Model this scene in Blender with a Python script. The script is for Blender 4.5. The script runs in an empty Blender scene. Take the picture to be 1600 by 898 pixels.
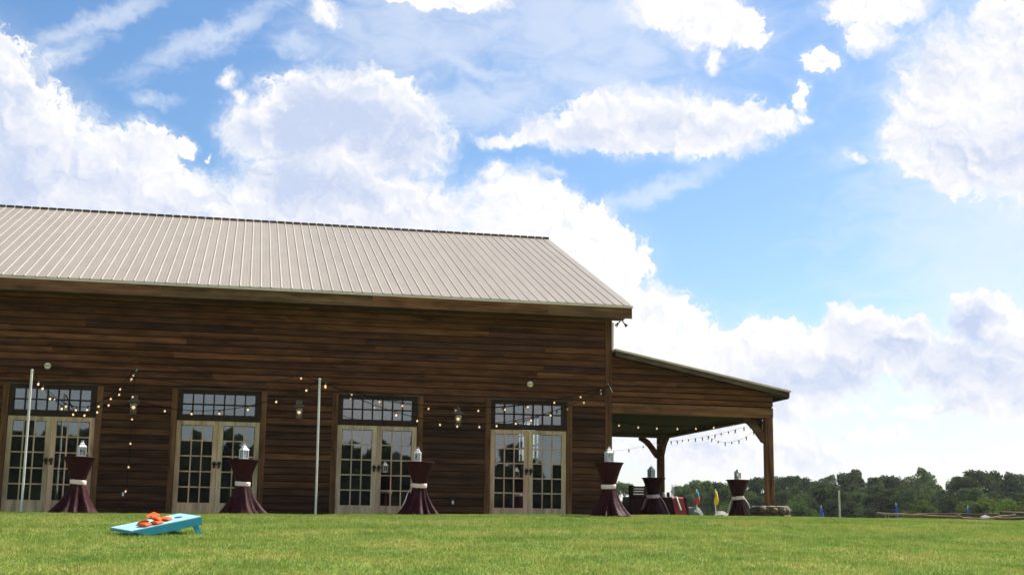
import bpy, bmesh, math, random
import numpy as np
from mathutils import Vector, Matrix
R = math.radians
SC = bpy.context.scene
COL = SC.collection
rng = random.Random(7)

# ------------------------------------------------------------------ camera
F, YAW, PITCH, ROLL = 2024.36, R(11.647), R(10.453), R(0.787)
CAM = Vector((2.235, -29.886, -0.232))
fw = Vector((math.sin(YAW)*math.cos(PITCH), math.cos(YAW)*math.cos(PITCH), math.sin(PITCH)))
ri = Vector((math.cos(YAW), -math.sin(YAW), 0)); up = ri.cross(fw)
ri2 = ri*math.cos(ROLL) + up*math.sin(ROLL); up2 = up*math.cos(ROLL) - ri*math.sin(ROLL)
cd = bpy.data.cameras.new('camera'); cam = bpy.data.objects.new('camera', cd); COL.objects.link(cam)
cd.sensor_width = 36.0; cd.lens = 36.0*F/1600.0; cd.clip_start = 0.1; cd.clip_end = 6000
mw = Matrix((ri2, up2, -fw)).transposed().to_4x4(); mw.translation = CAM
cam.matrix_world = mw
SC.camera = cam

# ------------------------------------------------------------------ exposure, sun, sky
SC.view_settings.view_transform = 'Standard'; SC.view_settings.look = 'None'
SC.view_settings.exposure = 1.0; SC.view_settings.gamma = 1.0
SC.cycles.use_denoising = True
SC.cycles.transparent_max_bounces = 16
SUN_AZ, SUN_EL = 64.0, 50.0          # clockwise from +Y
sd = bpy.data.lights.new('sun', 'SUN'); sd.energy = 4.8; sd.angle = R(0.53); sd.color = (1.0, 0.94, 0.84)
sun = bpy.data.objects.new('sun', sd); COL.objects.link(sun)
sv = Vector((math.sin(R(SUN_AZ))*math.cos(R(SUN_EL)), math.cos(R(SUN_AZ))*math.cos(R(SUN_EL)), math.sin(R(SUN_EL))))
sun.rotation_mode = 'QUATERNION'; sun.rotation_quaternion = sv.to_track_quat('Z', 'Y'); sun.location = (0, 0, 60)

W = bpy.data.worlds.new('World'); SC.world = W; W.use_nodes = True
class G:
    """small helper for node trees"""
    def __init__(s, nt): s.nt = nt; s.N = nt.nodes; s.L = nt.links
    def put(s, sock, v):
        if hasattr(v, 'is_linked') or isinstance(v, bpy.types.NodeSocket): s.L.new(v, sock)
        else: sock.default_value = v
    def m(s, op, a, b=None, c=None, clamp=False):
        n = s.N.new('ShaderNodeMath'); n.operation = op; n.use_clamp = clamp
        for i, v in enumerate((a, b, c)):
            if v is not None: s.put(n.inputs[i], v)
        return n.outputs[0]
    def v(s, op, a, b=None, c=None):
        n = s.N.new('ShaderNodeVectorMath'); n.operation = op
        for i, x in enumerate((a, b, c)):
            if x is not None: s.put(n.inputs[i], x)
        return n.outputs['Value'] if op in ('LENGTH', 'DOT_PRODUCT') else n.outputs[0]
    def step(s, x, a, b, lo=0.0, hi=1.0):
        n = s.N.new('ShaderNodeMapRange'); n.interpolation_type = 'SMOOTHSTEP'
        s.put(n.inputs['Value'], x); s.put(n.inputs['From Min'], a); s.put(n.inputs['From Max'], b)
        n.inputs['To Min'].default_value = lo; n.inputs['To Max'].default_value = hi
        return n.outputs[0]
    def noise(s, vec, scale, detail=2, rough=.5, dim='3D', out=0, dist=0.0):
        n = s.N.new('ShaderNodeTexNoise'); n.noise_dimensions = dim
        if vec is not None: s.put(n.inputs['Vector'], vec)
        n.inputs['Scale'].default_value = scale; n.inputs['Detail'].default_value = detail
        n.inputs['Roughness'].default_value = rough; n.inputs['Distortion'].default_value = dist
        return n.outputs[out]
    def voro(s, vec, scale, detail=3, rough=.5, dim='2D', smooth=.4):
        n = s.N.new('ShaderNodeTexVoronoi'); n.voronoi_dimensions = dim; n.feature = 'SMOOTH_F1'
        s.put(n.inputs['Vector'], vec); n.inputs['Scale'].default_value = scale
        n.inputs['Detail'].default_value = detail; n.inputs['Roughness'].default_value = rough
        n.inputs['Smoothness'].default_value = smooth; n.normalize = True
        return n.outputs['Distance']
    def mix(s, f, a, b, mode='MIX'):
        n = s.N.new('ShaderNodeMix'); n.data_type = 'RGBA'; n.blend_type = mode
        s.put(n.inputs[0], f); s.put(n.inputs[6], a); s.put(n.inputs[7], b)
        return n.outputs[2]
    def xyz(s, x, y, z=0.0):
        n = s.N.new('ShaderNodeCombineXYZ')
        for i, k in enumerate((x, y, z)): s.put(n.inputs[i], k)
        return n.outputs[0]
    def sep(s, v):
        n = s.N.new('ShaderNodeSeparateXYZ'); s.put(n.inputs[0], v); return n.outputs
    def ramp(s, f, stops):
        n = s.N.new('ShaderNodeValToRGB'); s.put(n.inputs[0], f); e = n.color_ramp.elements
        while len(e) < len(stops): e.new(.5)
        for k, (p, c) in zip(e, stops): k.position = p; k.color = (*c, 1)
        return n.outputs[0]

# clouds: (azimuth, elevation, half width, half height in degrees, grey core)
CUMULUS=[(12.0,12.6,3.2,1.3,0.1),
(-11.79,16.06,3.24,3.40,0.7),(-9.39,14.77,2.93,2.69,0.7),(-6.73,13.97,2.77,2.26,0.5),(-11.23,12.47,4.64,3.11,0.4),(-7.33,11.50,9.53,2.12,0.2),
 (-4.82,15.36,1.47,1.36,0.3),(-3.15,15.86,0.59,0.68,0.0),(-3.47,13.43,2.62,1.56,0.3),(-10.95,19.23,0.78,0.85,0.2),(-2.14,15.61,0.26,0.17,0.0),
 (4.06,17.78,3.57,2.04,1.0),(2.20,17.40,2.22,2.12,1.0),(6.57,16.92,2.13,2.21,0.8),(8.33,16.56,0.59,0.85,0.2),(3.45,14.97,3.81,1.70,0.9),
 (4.65,13.63,6.70,1.56,0.3),(-1.24,18.84,0.72,0.76,0.0),(-0.68,18.02,0.65,0.62,0.0),(0.09,16.85,1.63,1.19,0.5),(-0.74,16.51,0.83,0.62,0.1),
 (0.94,14.00,2.62,1.27,0.2),(10.84,15.55,0.97,0.85,0.0),(11.59,14.24,2.19,1.42,0.1),(13.20,13.97,1.60,1.13,0.0),(15.09,12.85,1.22,1.19,0.0),
 (16.30,12.29,0.41,0.28,0.0),(13.94,11.30,3.46,2.26,0.1),(17.38,9.04,2.29,1.56,0.0),(18.21,7.08,3.71,2.26,0.1),(19.22,9.32,0.40,0.57,0.0),
 (20.45,7.07,3.14,1.56,0.1),(22.95,7.74,2.14,1.13,0.1),(22.92,6.22,3.13,1.70,0.4),(26.63,8.36,1.43,1.08,0.5),(25.64,6.74,2.85,1.70,0.6),
 (28.33,7.77,2.00,1.19,0.5),(31.73,8.74,1.20,1.25,0.7),(30.63,6.91,2.57,1.56,0.6),(32.64,6.85,1.57,2.26,0.4),(29.52,5.06,1.70,0.34,0.0),
 (31.57,5.42,1.99,0.85,0.3),(25.88,5.97,0.57,0.25,0.0),(26.65,5.09,1.14,0.25,0.0),(27.14,4.01,1.42,0.37,0.0),(29.17,2.80,1.70,0.40,0.1),
 (31.42,2.40,1.98,0.34,0.1),(21.50,3.47,5.10,1.13,0.2),(26.29,2.26,3.40,0.71,0.1),(31.47,18.85,2.84,2.41,0.2),(30.58,16.95,2.37,2.12,0.2),
 (32.98,15.43,2.50,1.75,0.3),(34.51,17.76,3.27,4.25,0.2),(31.30,15.56,1.76,1.27,0.2),(19.22,22.55,2.76,1.02,0.1),(21.25,21.58,2.28,0.96,0.1),
 (22.98,21.09,1.06,0.57,0.0),(20.88,20.17,0.72,0.62,0.0),(28.10,22.05,2.60,0.96,0.1),(27.77,20.90,1.36,0.79,0.1),(25.56,19.94,1.14,0.74,0.0),
 (24.56,18.58,0.54,0.91,0.0),(24.82,17.75,0.48,0.34,0.0),(26.97,15.83,0.74,0.34,0.0),(17.71,17.73,3.86,1.36,0.4),(20.60,17.38,2.97,1.13,0.2),
 (23.18,17.42,1.33,0.51,0.0),(12.14,17.00,2.01,0.31,0.0),(14.49,17.34,2.37,0.79,0.3),(2.71,22.20,1.16,0.74,0.1),
 (8.47,22.83,2.76,0.45,0.1),]
WISPS=[(32.91,11.86,5.38,8.49,0),(6.73,21.20,4.81,1.70,-8),(14.46,22.16,7.36,2.55,-10),(10.35,18.56,3.40,1.13,10),
 (10.88,21.73,1.9,.85,8),
(13.58,21.34,5.17,1.98,-15),(15.37,19.69,4.81,1.27,-20),(9.13,20.19,3.92,0.51,-12),(6.69,22.28,3.36,0.74,10),(-7.23,20.70,3.33,0.40,28),
 (-1.97,20.75,3.63,0.45,28),(-8.58,19.22,1.80,0.40,30),(-4.57,17.81,0.74,0.28,0),(17.43,20.76,1.82,1.70,0),(17.98,14.66,3.22,0.40,20),
 (1.76,20.65,1.21,0.45,0),(22.63,5.67,4.55,2.55,0),(18.75,4.01,4.54,2.26,0),(25.55,3.74,5.67,1.42,0),(13.33,15.66,0.41,0.17,0),]
def build_sky():
    nt = W.node_tree; nt.nodes.clear(); g = G(nt)
    out = g.N.new('ShaderNodeOutputWorld'); bg = g.N.new('ShaderNodeBackground')
    g.L.new(bg.outputs[0], out.inputs[0])
    sky = g.N.new('ShaderNodeTexSky'); sky.sky_type = 'NISHITA'; sky.sun_disc = False
    sky.sun_elevation = R(SUN_EL); sky.sun_rotation = R(SUN_AZ)
    sky.air_density = 1.0; sky.dust_density = .8; sky.ozone_density = 2.0
    hs = g.N.new('ShaderNodeHueSaturation'); hs.inputs['Saturation'].default_value = 1.22; hs.inputs['Value'].default_value = 1.0
    g.L.new(sky.outputs[0], hs.inputs['Color'])
    skyc = hs.outputs[0]
    d = g.N.new('ShaderNodeTexCoord').outputs['Generated']
    x, y, z = g.sep(d)
    az = g.m('MULTIPLY', g.m('ARCTAN2', x, y), 57.29578)
    el = g.m('MULTIPLY', g.m('ARCSINE', z), 57.29578)
    P = g.xyz(az, el)
    # ragged outlines: warp the position by noise at two scales
    w1 = g.v('SUBTRACT', g.noise(P, .55, 3, .55, '2D', 1), (.5, .5, .5))
    w2 = g.v('SUBTRACT', g.noise(P, 3.2, 4, .6, '2D', 1), (.5, .5, .5))
    Q = g.v('MULTIPLY_ADD', w1, (1.5, 1.3, 0), P)
    Q = g.v('MULTIPLY_ADD', w2, (.42, .42, 0), Q)
    field = None; grey = None
    for a, e, rx, ry, gr in CUMULUS:
        l = g.v('LENGTH', g.v('MULTIPLY_ADD', Q, (1/rx, 1/ry, 0), (-a/rx, -e/ry, 0)))
        if max(rx, ry) < 1.2: l = g.m('ADD', l, .42)        # small clouds are thin and break up
        elif e > 18.5 and a > 5: l = g.m('ADD', l, .12)
        field = l if field is None else g.m('SMOOTH_MIN', field, l, .12)
        if gr > .15:
            l2 = g.v('LENGTH', g.v('MULTIPLY_ADD', Q, (1/rx, 1/ry, 0), (-a/rx+.10, -e/ry+.14, 0)))   # the sun side stays bright
            k = g.m('MULTIPLY', g.m('SUBTRACT', 1.0, l2), gr)
            grey = k if grey is None else g.m('SMOOTH_MAX', grey, k, .15)
    D0 = g.m('SUBTRACT', 1.0, field)
    def puffs(v, octs):
        """rounded heaps: folded noise, summed over octaves"""
        tot = None
        for sc, am in octs:
            k = g.m('MULTIPLY', g.m('ABSOLUTE', g.m('SUBTRACT', g.noise(v, sc, 0, .5, '2D'), .5)), -2.6*am)
            tot = k if tot is None else g.m('ADD', tot, k)
        return g.m('ADD', tot, .55*sum(a for _, a in octs))
    lump = puffs(Q, ((.62, .5), (1.35, .36), (2.9, .26), (6.1, .17), (12.5, .10)))
    fray = g.m('SUBTRACT', g.noise(Q, 1.3, 6, .6, '2D'), .5)
    D = g.m('ADD', D0, g.m('ADD', g.m('MULTIPLY', lump, .42), g.m('MULTIPLY', fray, .36)))
    # some flanks are crisp, others dissolve
    soft = g.step(g.noise(P, .28, 2, .5, '2D'), .40, .62, .13, .65)
    alpha = g.step(D, g.m('MULTIPLY', soft, -.35), soft)
    # thin high cloud
    wn = g.noise(g.v('MULTIPLY', P, (1.0, 2.2, 1.0)), .5, 7, .62, '2D', 0, .6)
    wf = None
    for a, e, rx, ry, rot in WISPS:
        c, s_ = math.cos(R(rot)), math.sin(R(rot))
        dx = g.v('DOT_PRODUCT', Q, (c/rx, s_/rx, 0)); dy = g.v('DOT_PRODUCT', Q, (-s_/ry, c/ry, 0))
        l = g.v('LENGTH', g.xyz(g.m('SUBTRACT', dx, (a*c+e*s_)/rx), g.m('SUBTRACT', dy, (-a*s_+e*c)/ry)))
        k = g.m('SUBTRACT', 1.0, l)
        wf = k if wf is None else g.m('SMOOTH_MAX', wf, k, .2)
    wa = g.step(g.m('MULTIPLY_ADD', g.m('SUBTRACT', wn, .5), 1.6, wf), -.8, 1.1, 0, .56)
    # the rest of the sky carries the same broken cloud
    gn = g.noise(d, 3.0, 8, .6, '3D', 0, .3)
    off = g.m('MAXIMUM', g.m('SUBTRACT', g.m('ABSOLUTE', g.m('SUBTRACT', az, 11.5)), 25.0), g.m('SUBTRACT', el, 24.0))
    om = g.step(off, 0.0, 7.0)
    ga = g.m('MULTIPLY', g.step(gn, .47, .60), om)
    alpha = g.m('MAXIMUM', alpha, ga)
    # light on the clouds: bright thin edges, grey-blue thick cores, gentle relief from the heaps
    big = g.noise(Q, .42, 3, .5, '2D')
    rel = g.m('SUBTRACT', puffs(g.v('ADD', Q, (.16, .22, 0)), ((.62, .55), (1.35, .30), (2.9, .12))), puffs(Q, ((.62, .55), (1.35, .30), (2.9, .12))))
    core = g.m('ADD', grey, g.m('ADD', g.m('MULTIPLY', g.m('SUBTRACT', big, .5), .45), g.m('MULTIPLY', rel, .5)))
    shade = g.m('MULTIPLY', g.step(core, -.22, .62), g.step(g.m('ADD', g.m('MULTIPLY', lump, .5), big), .25, .75, .55, 1.0))
    shade = g.m('MAXIMUM', shade, g.m('MULTIPLY', g.step(rel, -.05, .42), g.step(D, .1, .5, 0, .38)))
    shade = g.m('MAXIMUM', shade, g.m('MULTIPLY', g.step(gn, .56, .75), om))
    cl = g.mix(shade, (WHITE, WHITE*.985, WHITE*.97, 1), (.30, .345, .455, 1))
    skyl = g.v('SCALE', skyc); sc = skyl.node; sc.inputs['Scale'].default_value = SKY
    hz = g.step(el, 8.0, -1.0, 0, .55)
    col = g.mix(hz, skyl, (.46, .47, .50, 1))
    glow = g.step(D0, -.6, .25, 0, .26)
    col = g.mix(glow, col, (.47, .485, .52, 1))
    col = g.mix(wa, col, (.46, .48, .52, 1))
    col = g.mix(alpha, col, cl)
    g.L.new(col, bg.inputs[0]); bg.inputs[1].default_value = 1.0
SKY, WHITE = 0.078, 0.53
build_sky()
W.cycles.sampling_method = 'MANUAL'; W.cycles.sample_map_resolution = 256

# ------------------------------------------------------------------ helpers
def tag(o, label=None, cat=None, group=None, kind=None):
    if label: o['label'] = label
    if cat: o['category'] = cat
    if group: o['group'] = group
    if kind: o['kind'] = kind
    return o
def empty(name, loc, label, cat, group=None, rz=0.0):
    o = bpy.data.objects.new(name, None); COL.objects.link(o); o.location = loc; o.rotation_euler = (0, 0, rz)
    o.empty_display_size = .2
    return tag(o, label, cat, group)
class MB:
    """collects shapes and links them as one mesh object"""
    def __init__(s): s.v = []; s.f = []; s.mi = []; s.cur = 0; s.sm = []
    def add(s, vs, fs, smooth=False):
        b = len(s.v); s.v += [tuple(p) for p in vs]; s.f += [[b+i for i in f] for f in fs]
        s.mi += [s.cur]*len(fs); s.sm += [smooth]*len(fs); return s
    def box(s, x0, x1, y0, y1, z0, z1):
        return s.add([(x0,y0,z0),(x1,y0,z0),(x1,y1,z0),(x0,y1,z0),(x0,y0,z1),(x1,y0,z1),(x1,y1,z1),(x0,y1,z1)],
                     [(0,3,2,1),(4,5,6,7),(0,1,5,4),(1,2,6,5),(2,3,7,6),(3,0,4,7)])
    def prism(s, poly, y0, y1):
        """polygon in x,z (counter-clockwise seen from -y) run from y0 to y1"""
        n = len(poly); vs = [(x, y0, z) for x, z in poly]+[(x, y1, z) for x, z in poly]
        fs = [tuple(range(n)), tuple(reversed(range(n, 2*n)))]+[(i, i+n, (i+1) % n+n, (i+1) % n) for i in range(n)]
        return s.add(vs, fs)
    def prism_x(s, poly, x0, x1):
        """polygon in y,z run from x0 to x1"""
        n = len(poly); vs = [(x0, y, z) for y, z in poly]+[(x1, y, z) for y, z in poly]
        fs = [tuple(reversed(range(n))), tuple(range(n, 2*n))]+[(i, (i+1) % n, (i+1) % n+n, i+n) for i in range(n)]
        return s.add(vs, fs)
    def tube(s, pts, r, n=6, caps=True, smooth=True):
        pts = [Vector(p) for p in pts]; rs = r if isinstance(r, (list, tuple)) else [r]*len(pts)
        vs = []; u = None
        for i, p in enumerate(pts):
            t = (pts[min(i+1, len(pts)-1)]-pts[max(i-1, 0)]).normalized()
            if u is None: u = t.orthogonal().normalized()
            u = (u-t*u.dot(t)).normalized(); w = t.cross(u)
            vs += [p+(u*math.cos(2*math.pi*k/n)+w*math.sin(2*math.pi*k/n))*rs[i] for k in range(n)]
        fs = []
        for i in range(len(pts)-1):
            for k in range(n):
                a, b = i*n+k, i*n+(k+1) % n; fs.append((a, b, b+n, a+n))
        s.add(vs, fs, smooth)
        if caps:
            m = len(pts)-1
            s.add([vs[k] for k in range(n)], [tuple(reversed(range(n)))]); s.add([vs[m*n+k] for k in range(n)], [tuple(range(n))])
        return s
    def lathe(s, prof, n=16, cx=0, cy=0, fn=None, smooth=True):
        """profile of (radius, height) turned about a vertical axis; fn(radius, height, angle) may reshape it"""
        vs = []
        for r, z in prof:
            for k in range(n):
                a = 2*math.pi*k/n; rr, zz = (r, z) if fn is None else fn(r, z, a)
                vs.append((cx+rr*math.cos(a), cy+rr*math.sin(a), zz))
        fs = []
        for i in range(len(prof)-1):
            for k in range(n):
                a, b = i*n+k, i*n+(k+1) % n; fs.append((a, b, b+n, a+n))
        if prof[0][0] > 1e-4: fs.append(tuple(reversed(range(n))))
        if prof[-1][0] > 1e-4: fs.append(tuple(range((len(prof)-1)*n, len(prof)*n)))
        return s.add(vs, fs, smooth)
    def ball(s, c, r, n=8, m=5, sq=(1, 1, 1)):
        prof = [(max(1e-5, math.sin(math.pi*i/m)), -math.cos(math.pi*i/m)) for i in range(m+1)]
        vs = []
        for q, z in prof:
            for k in range(n):
                a = 2*math.pi*k/n; vs.append((c[0]+r*q*math.cos(a)*sq[0], c[1]+r*q*math.sin(a)*sq[1], c[2]+r*z*sq[2]))
        fs = [(i*n+k, i*n+(k+1) % n, (i+1)*n+(k+1) % n, (i+1)*n+k) for i in range(m) for k in range(n)]
        return s.add(vs, fs, True)
    def mesh(s, name, mats):
        me = bpy.data.meshes.new(name); me.from_pydata(s.v, [], s.f)
        for m in (mats if isinstance(mats, (list, tuple)) else [mats]): me.materials.append(m)
        me.polygons.foreach_set('material_index', s.mi); me.polygons.foreach_set('use_smooth', s.sm); me.update()
        return me
    def build(s, name, mats, parent=None, loc=None, color=None, bevel=0):
        me = s.mesh(name, mats)
        if bevel:
            bm = bmesh.new(); bm.from_mesh(me)
            bmesh.ops.bevel(bm, geom=bm.edges[:], offset=bevel, segments=1, affect='EDGES'); bm.to_mesh(me); bm.free()
        return link(name, me, parent, loc, color)
def link(name, me, parent=None, loc=None, color=None):
    o = bpy.data.objects.new(name, me); COL.objects.link(o)
    if parent is not None: o.parent = parent
    if loc is not None: o.location = loc
    if color is not None: o.color = (*color, 1)
    return o
def kids(o): return [c for c in bpy.data.objects if c.parent == o]
def copy_tree(o, parent=None):
    c = o.copy(); COL.objects.link(c)
    if parent is not None: c.parent = parent
    for ch in list(o.children): copy_tree(ch, c)
    return c

# ------------------------------------------------------------------ materials
def mat(name, col=(.5, .5, .5), rough=.6, metal=0.0, spec=.5):
    m = bpy.data.materials.new(name); m.use_nodes = True
    b = m.node_tree.nodes['Principled BSDF']
    b.inputs['Base Color'].default_value = (*col, 1); b.inputs['Roughness'].default_value = rough
    b.inputs['Metallic'].default_value = metal; b.inputs['Specular IOR Level'].default_value = spec
    return m, G(m.node_tree), b
def bump(g, b, h, strength=.3, dist=.01):
    n = g.N.new('ShaderNodeBump'); n.inputs['Strength'].default_value = strength; n.inputs['Distance'].default_value = dist
    g.L.new(h, n.inputs['Height']); g.L.new(n.outputs[0], b.inputs['Normal'])
def coords(g, rnd=True):
    p = g.N.new('ShaderNodeTexCoord').outputs['Object']
    if rnd:
        r = g.N.new('ShaderNodeObjectInfo').outputs['Random']
        p = g.v('ADD', p, g.xyz(g.m('MULTIPLY', r, 37.0), g.m('MULTIPLY', r, 91.0), g.m('MULTIPLY', r, 53.0)))
    return p
def wood(name, along, rough=.85, contrast=.85, spec=.04):
    """sawn timber: grain runs along the given axis, the object's own colour is the stain"""
    m, g, b = mat(name, rough=rough, spec=spec)
    c = g.N.new('ShaderNodeObjectInfo').outputs['Color']
    p = coords(g); s = {'x': (1.0, 14, 26), 'y': (14, 1.0, 26), 'z': (22, 22, 1.0)}[along]
    q = g.v('MULTIPLY', p, s)
    n1 = g.noise(q, 1.6, 5, .65); n2 = g.noise(g.v('MULTIPLY', p, tuple(.35*x for x in s)), .8, 3, .6)
    n3 = g.noise(g.v('MULTIPLY', p, tuple(.5*min(x, 8)+.5 for x in s)), 1.7, 4, .6)
    k = g.noise(g.v('MULTIPLY', p, tuple(.5*min(x, 6) for x in s)), 2.2, 2, .5)
    f = g.m('ADD', g.m('MULTIPLY', g.m('SUBTRACT', n1, .5), contrast*2.2), g.m('ADD', g.m('MULTIPLY', g.m('SUBTRACT', n2, .5), contrast*2.8), g.m('MULTIPLY', g.m('SUBTRACT', n3, .5), contrast*2.2)))
    f = g.m('MAXIMUM', g.m('ADD', f, 1.0), .25)
    knots = g.step(k, .70, .78, 1.0, .45)
    col = g.v('SCALE', c); sn = col.node; g.L.new(g.m('MULTIPLY', f, knots), sn.inputs['Scale'])
    g.L.new(col, b.inputs['Base Color']); bump(g, b, n1, .35, .006)
    return m
M_WX, M_WY, M_WZ = wood('timber_along', 'x'), wood('timber_deep', 'y'), wood('timber_upright', 'z')
M_DOOR = wood('weathered_door_wood', 'z', .8, .55)
def plain(name, col, rough=.6, metal=0.0, var=.25, scale=6, spec=.5, bmp=0.0):
    m, g, b = mat(name, col, rough, metal, spec)
    n = g.noise(coords(g), scale, 4, .6)
    f = g.step(n, .25, .75, 1-var, 1+var)
    c = g.v('SCALE', (*col,)); sn = c.node; g.L.new(f, sn.inputs['Scale']); g.L.new(c, b.inputs['Base Color'])
    if bmp: bump(g, b, n, bmp, .01)
    return m
M_ROOF, g, b = mat('painted_roof_metal', (.3, .27, .24), .42, .15)
pp = coords(g); n = g.noise(g.v('MULTIPLY', pp, (3, .5, .5)), 1.5, 5, .6)
rr = g.N.new('ShaderNodeObjectInfo').outputs['Random']
f = g.m('ADD', g.step(n, .3, .7, .93, 1.05), g.m('MULTIPLY', g.m('SUBTRACT', rr, .5), .07))
c = g.v('SCALE', (.285, .242, .192)); g.L.new(f, c.node.inputs['Scale']); g.L.new(c, b.inputs['Base Color'])
M_TRIM = plain('pale_trim_metal', (.68, .56, .49), .5, .1, .12)
M_EDGE = plain('tan_roof_edge', (.60, .47, .38), .5, .1, .12)
M_DARK = plain('dark_closure', (.065, .06, .055), .8)
M_IRON = plain('black_iron', (.02, .018, .016), .5, .4)
M_BRONZE = plain('aged_bronze', (.16, .12, .085), .5, .5)
M_FRAME = plain('dark_window_frame', (.036, .021, .012), .75, 0, .3, 9, .12)
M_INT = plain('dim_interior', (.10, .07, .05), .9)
M_CABLE = plain('black_rubber', (.008, .007, .006), .95, 0, .1, 6, .05)
M_WHITE = plain('white_paint', (.78, .77, .74), .45, 0, .08)
M_POLE = plain('white_pole_paint', (.62, .60, .56), .4, 0, .12)
M_CREAM = plain('cream_plastic', (.86, .78, .60), .4, 0, .08)
def glass(name, refl=.16, tint=(.55, .58, .58)):
    m = bpy.data.materials.new(name); m.use_nodes = True; nt = m.node_tree; nt.nodes.clear(); g = G(nt)
    o = g.N.new('ShaderNodeOutputMaterial'); mx = g.N.new('ShaderNodeMixShader')
    t = g.N.new('ShaderNodeBsdfTransparent'); gl = g.N.new('ShaderNodeBsdfGlossy')
    t.inputs[0].default_value = (*tint, 1); gl.inputs['Roughness'].default_value = .015; gl.inputs[0].default_value = (.95, .97, 1, 1)
    fr = g.N.new('ShaderNodeFresnel'); fr.inputs[0].default_value = 1.5
    p = coords(g, True); n = g.noise(p, 1.2, 1, .4)
    bp = g.N.new('ShaderNodeBump'); bp.inputs['Strength'].default_value = .05; bp.inputs['Distance'].default_value = .05
    g.L.new(n, bp.inputs['Height']); g.L.new(bp.outputs[0], gl.inputs['Normal'])
    g.L.new(g.m('ADD', fr.outputs[0], refl-.04), mx.inputs[0])
    g.L.new(t.outputs[0], mx.inputs[1]); g.L.new(gl.outputs[0], mx.inputs[2]); g.L.new(mx.outputs[0], o.inputs[0])
    return m
M_PANE = glass('window_glass', .15)
M_CLEAR = glass('clear_glass', .08, (.92, .94, .94))
def emit(name, col, s):
    m = bpy.data.materials.new(name); m.use_nodes = True; b = m.node_tree.nodes['Principled BSDF']
    b.inputs['Base Color'].default_value = (*col, 1); b.inputs['Emission Color'].default_value = (*col, 1)
    b.inputs['Emission Strength'].default_value = s; b.inputs['Roughness'].default_value = .2
    return m
M_BULB = emit('lit_bulb', (1.0, .64, .34), .52)
M_UNLIT = plain('bulb_glass', (.75, .62, .45), .15, 0, .1)

# ------------------------------------------------------------------ ground
def softplus(t): return np.log1p(np.exp(np.clip(t, -40, 40)))
def gz(x, y):
    x = np.asarray(x, float); y = np.asarray(y, float)
    t = np.clip((x+3)/17.0, 0, 1); base = -.115+.15*t*t*(3-2*t)
    w = .6; front = -.079*w*(softplus((-4.8-y)/w)-softplus((-36-y)/w))
    back = -3.2*np.clip((y-13)/140, 0, 1)**1.3
    side = -.03*softplus((x-27)/2.0)
    return base+front+back+np.maximum(side, -1.2)*(y < 60)+ .012*np.sin(x*1.7+y*.6)*np.sin(y*1.1-x*.4)
def ground():
    xs = np.concatenate([np.linspace(-2500, -60, 14), np.linspace(-40, 60, 201), np.linspace(80, 2500, 16)])
    ys = np.concatenate([np.linspace(-2500, -60, 14), np.linspace(-45, 30, 226), np.linspace(35, 200, 34), np.linspace(260, 3000, 12)])
    X, Y = np.meshgrid(xs, ys); Z = gz(X, Y); nx, ny = len(xs), len(ys)
    v = np.stack([X, Y, Z], -1).reshape(-1, 3)
    i = (np.arange(ny-1)[:, None]*nx+np.arange(nx-1)[None]).ravel()
    f = np.stack([i, i+1, i+1+nx, i+nx], -1)
    me = bpy.data.meshes.new('lawn'); me.from_pydata(v.tolist(), [], f.tolist()); me.polygons.foreach_set('use_smooth', [True]*len(f))
    me.materials.append(M_LAWN); return tag(link('lawn', me), kind='structure')
def grass_colour(g):
    p = g.N.new('ShaderNodeNewGeometry').outputs['Position']
    a = g.noise(g.v('MULTIPLY', p, (.5, .9, 0)), 1.1, 5, .62)
    bq = g.noise(g.v('MULTIPLY', p, (2.2, 3.2, 0)), 1.6, 4, .65)
    f = g.m('ADD', g.m('MULTIPLY', a, .6), g.m('MULTIPLY', bq, .4))
    return g.ramp(f, [(.34, (.092, .190, .024)), (.44, (.162, .268, .037)), (.54, (.262, .322, .060)), (.64, (.38, .335, .10))])
M_LAWN, g, b = mat('lawn_soil', rough=.95, spec=.1)
c = g.mix(.35, grass_colour(g), (.07, .06, .03, 1)); g.L.new(c, b.inputs['Base Color'])
M_GRASS, g, b = mat('grass_blade', rough=.55, spec=.25)
c = grass_colour(g); isl = g.N.new('ShaderNodeNewGeometry').outputs['Random Per Island']
c = g.v('SCALE', c); g.L.new(g.step(isl, 0, 1, .62, 1.38), c.node.inputs['Scale'])
c = g.mix(g.step(isl, .86, .9, 0, .6), c, (.30, .24, .11, 1))
g.L.new(c, b.inputs['Base Color'])
b.inputs['Subsurface Weight'].default_value = 0
tr = g.N.new('ShaderNodeBsdfTranslucent'); g.L.new(c, tr.inputs[0]); mx = g.N.new('ShaderNodeMixShader'); mx.inputs[0].default_value = .35
o_ = [n for n in g.N if n.type == 'OUTPUT_MATERIAL'][0]
g.L.new(b.outputs[0], mx.inputs[1]); g.L.new(tr.outputs[0], mx.inputs[2]); g.L.new(mx.outputs[0], o_.inputs[0])
ground()
def tri_mesh(name, V, m):
    """V: (n, k, 3) array of n loose k-gons"""
    n, k = V.shape[:2]; me = bpy.data.meshes.new(name)
    me.vertices.add(n*k); me.vertices.foreach_set('co', V.reshape(-1).astype(np.float32))
    me.loops.add(n*k); me.loops.foreach_set('vertex_index', np.arange(n*k, dtype=np.int32))
    me.polygons.add(n); me.polygons.foreach_set('loop_start', np.arange(0, n*k, k, dtype=np.int32))
    me.polygons.foreach_set('loop_total', np.full(n, k, dtype=np.int32))
    me.materials.append(m); me.update(calc_edges=True); me.validate(); return me
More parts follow.
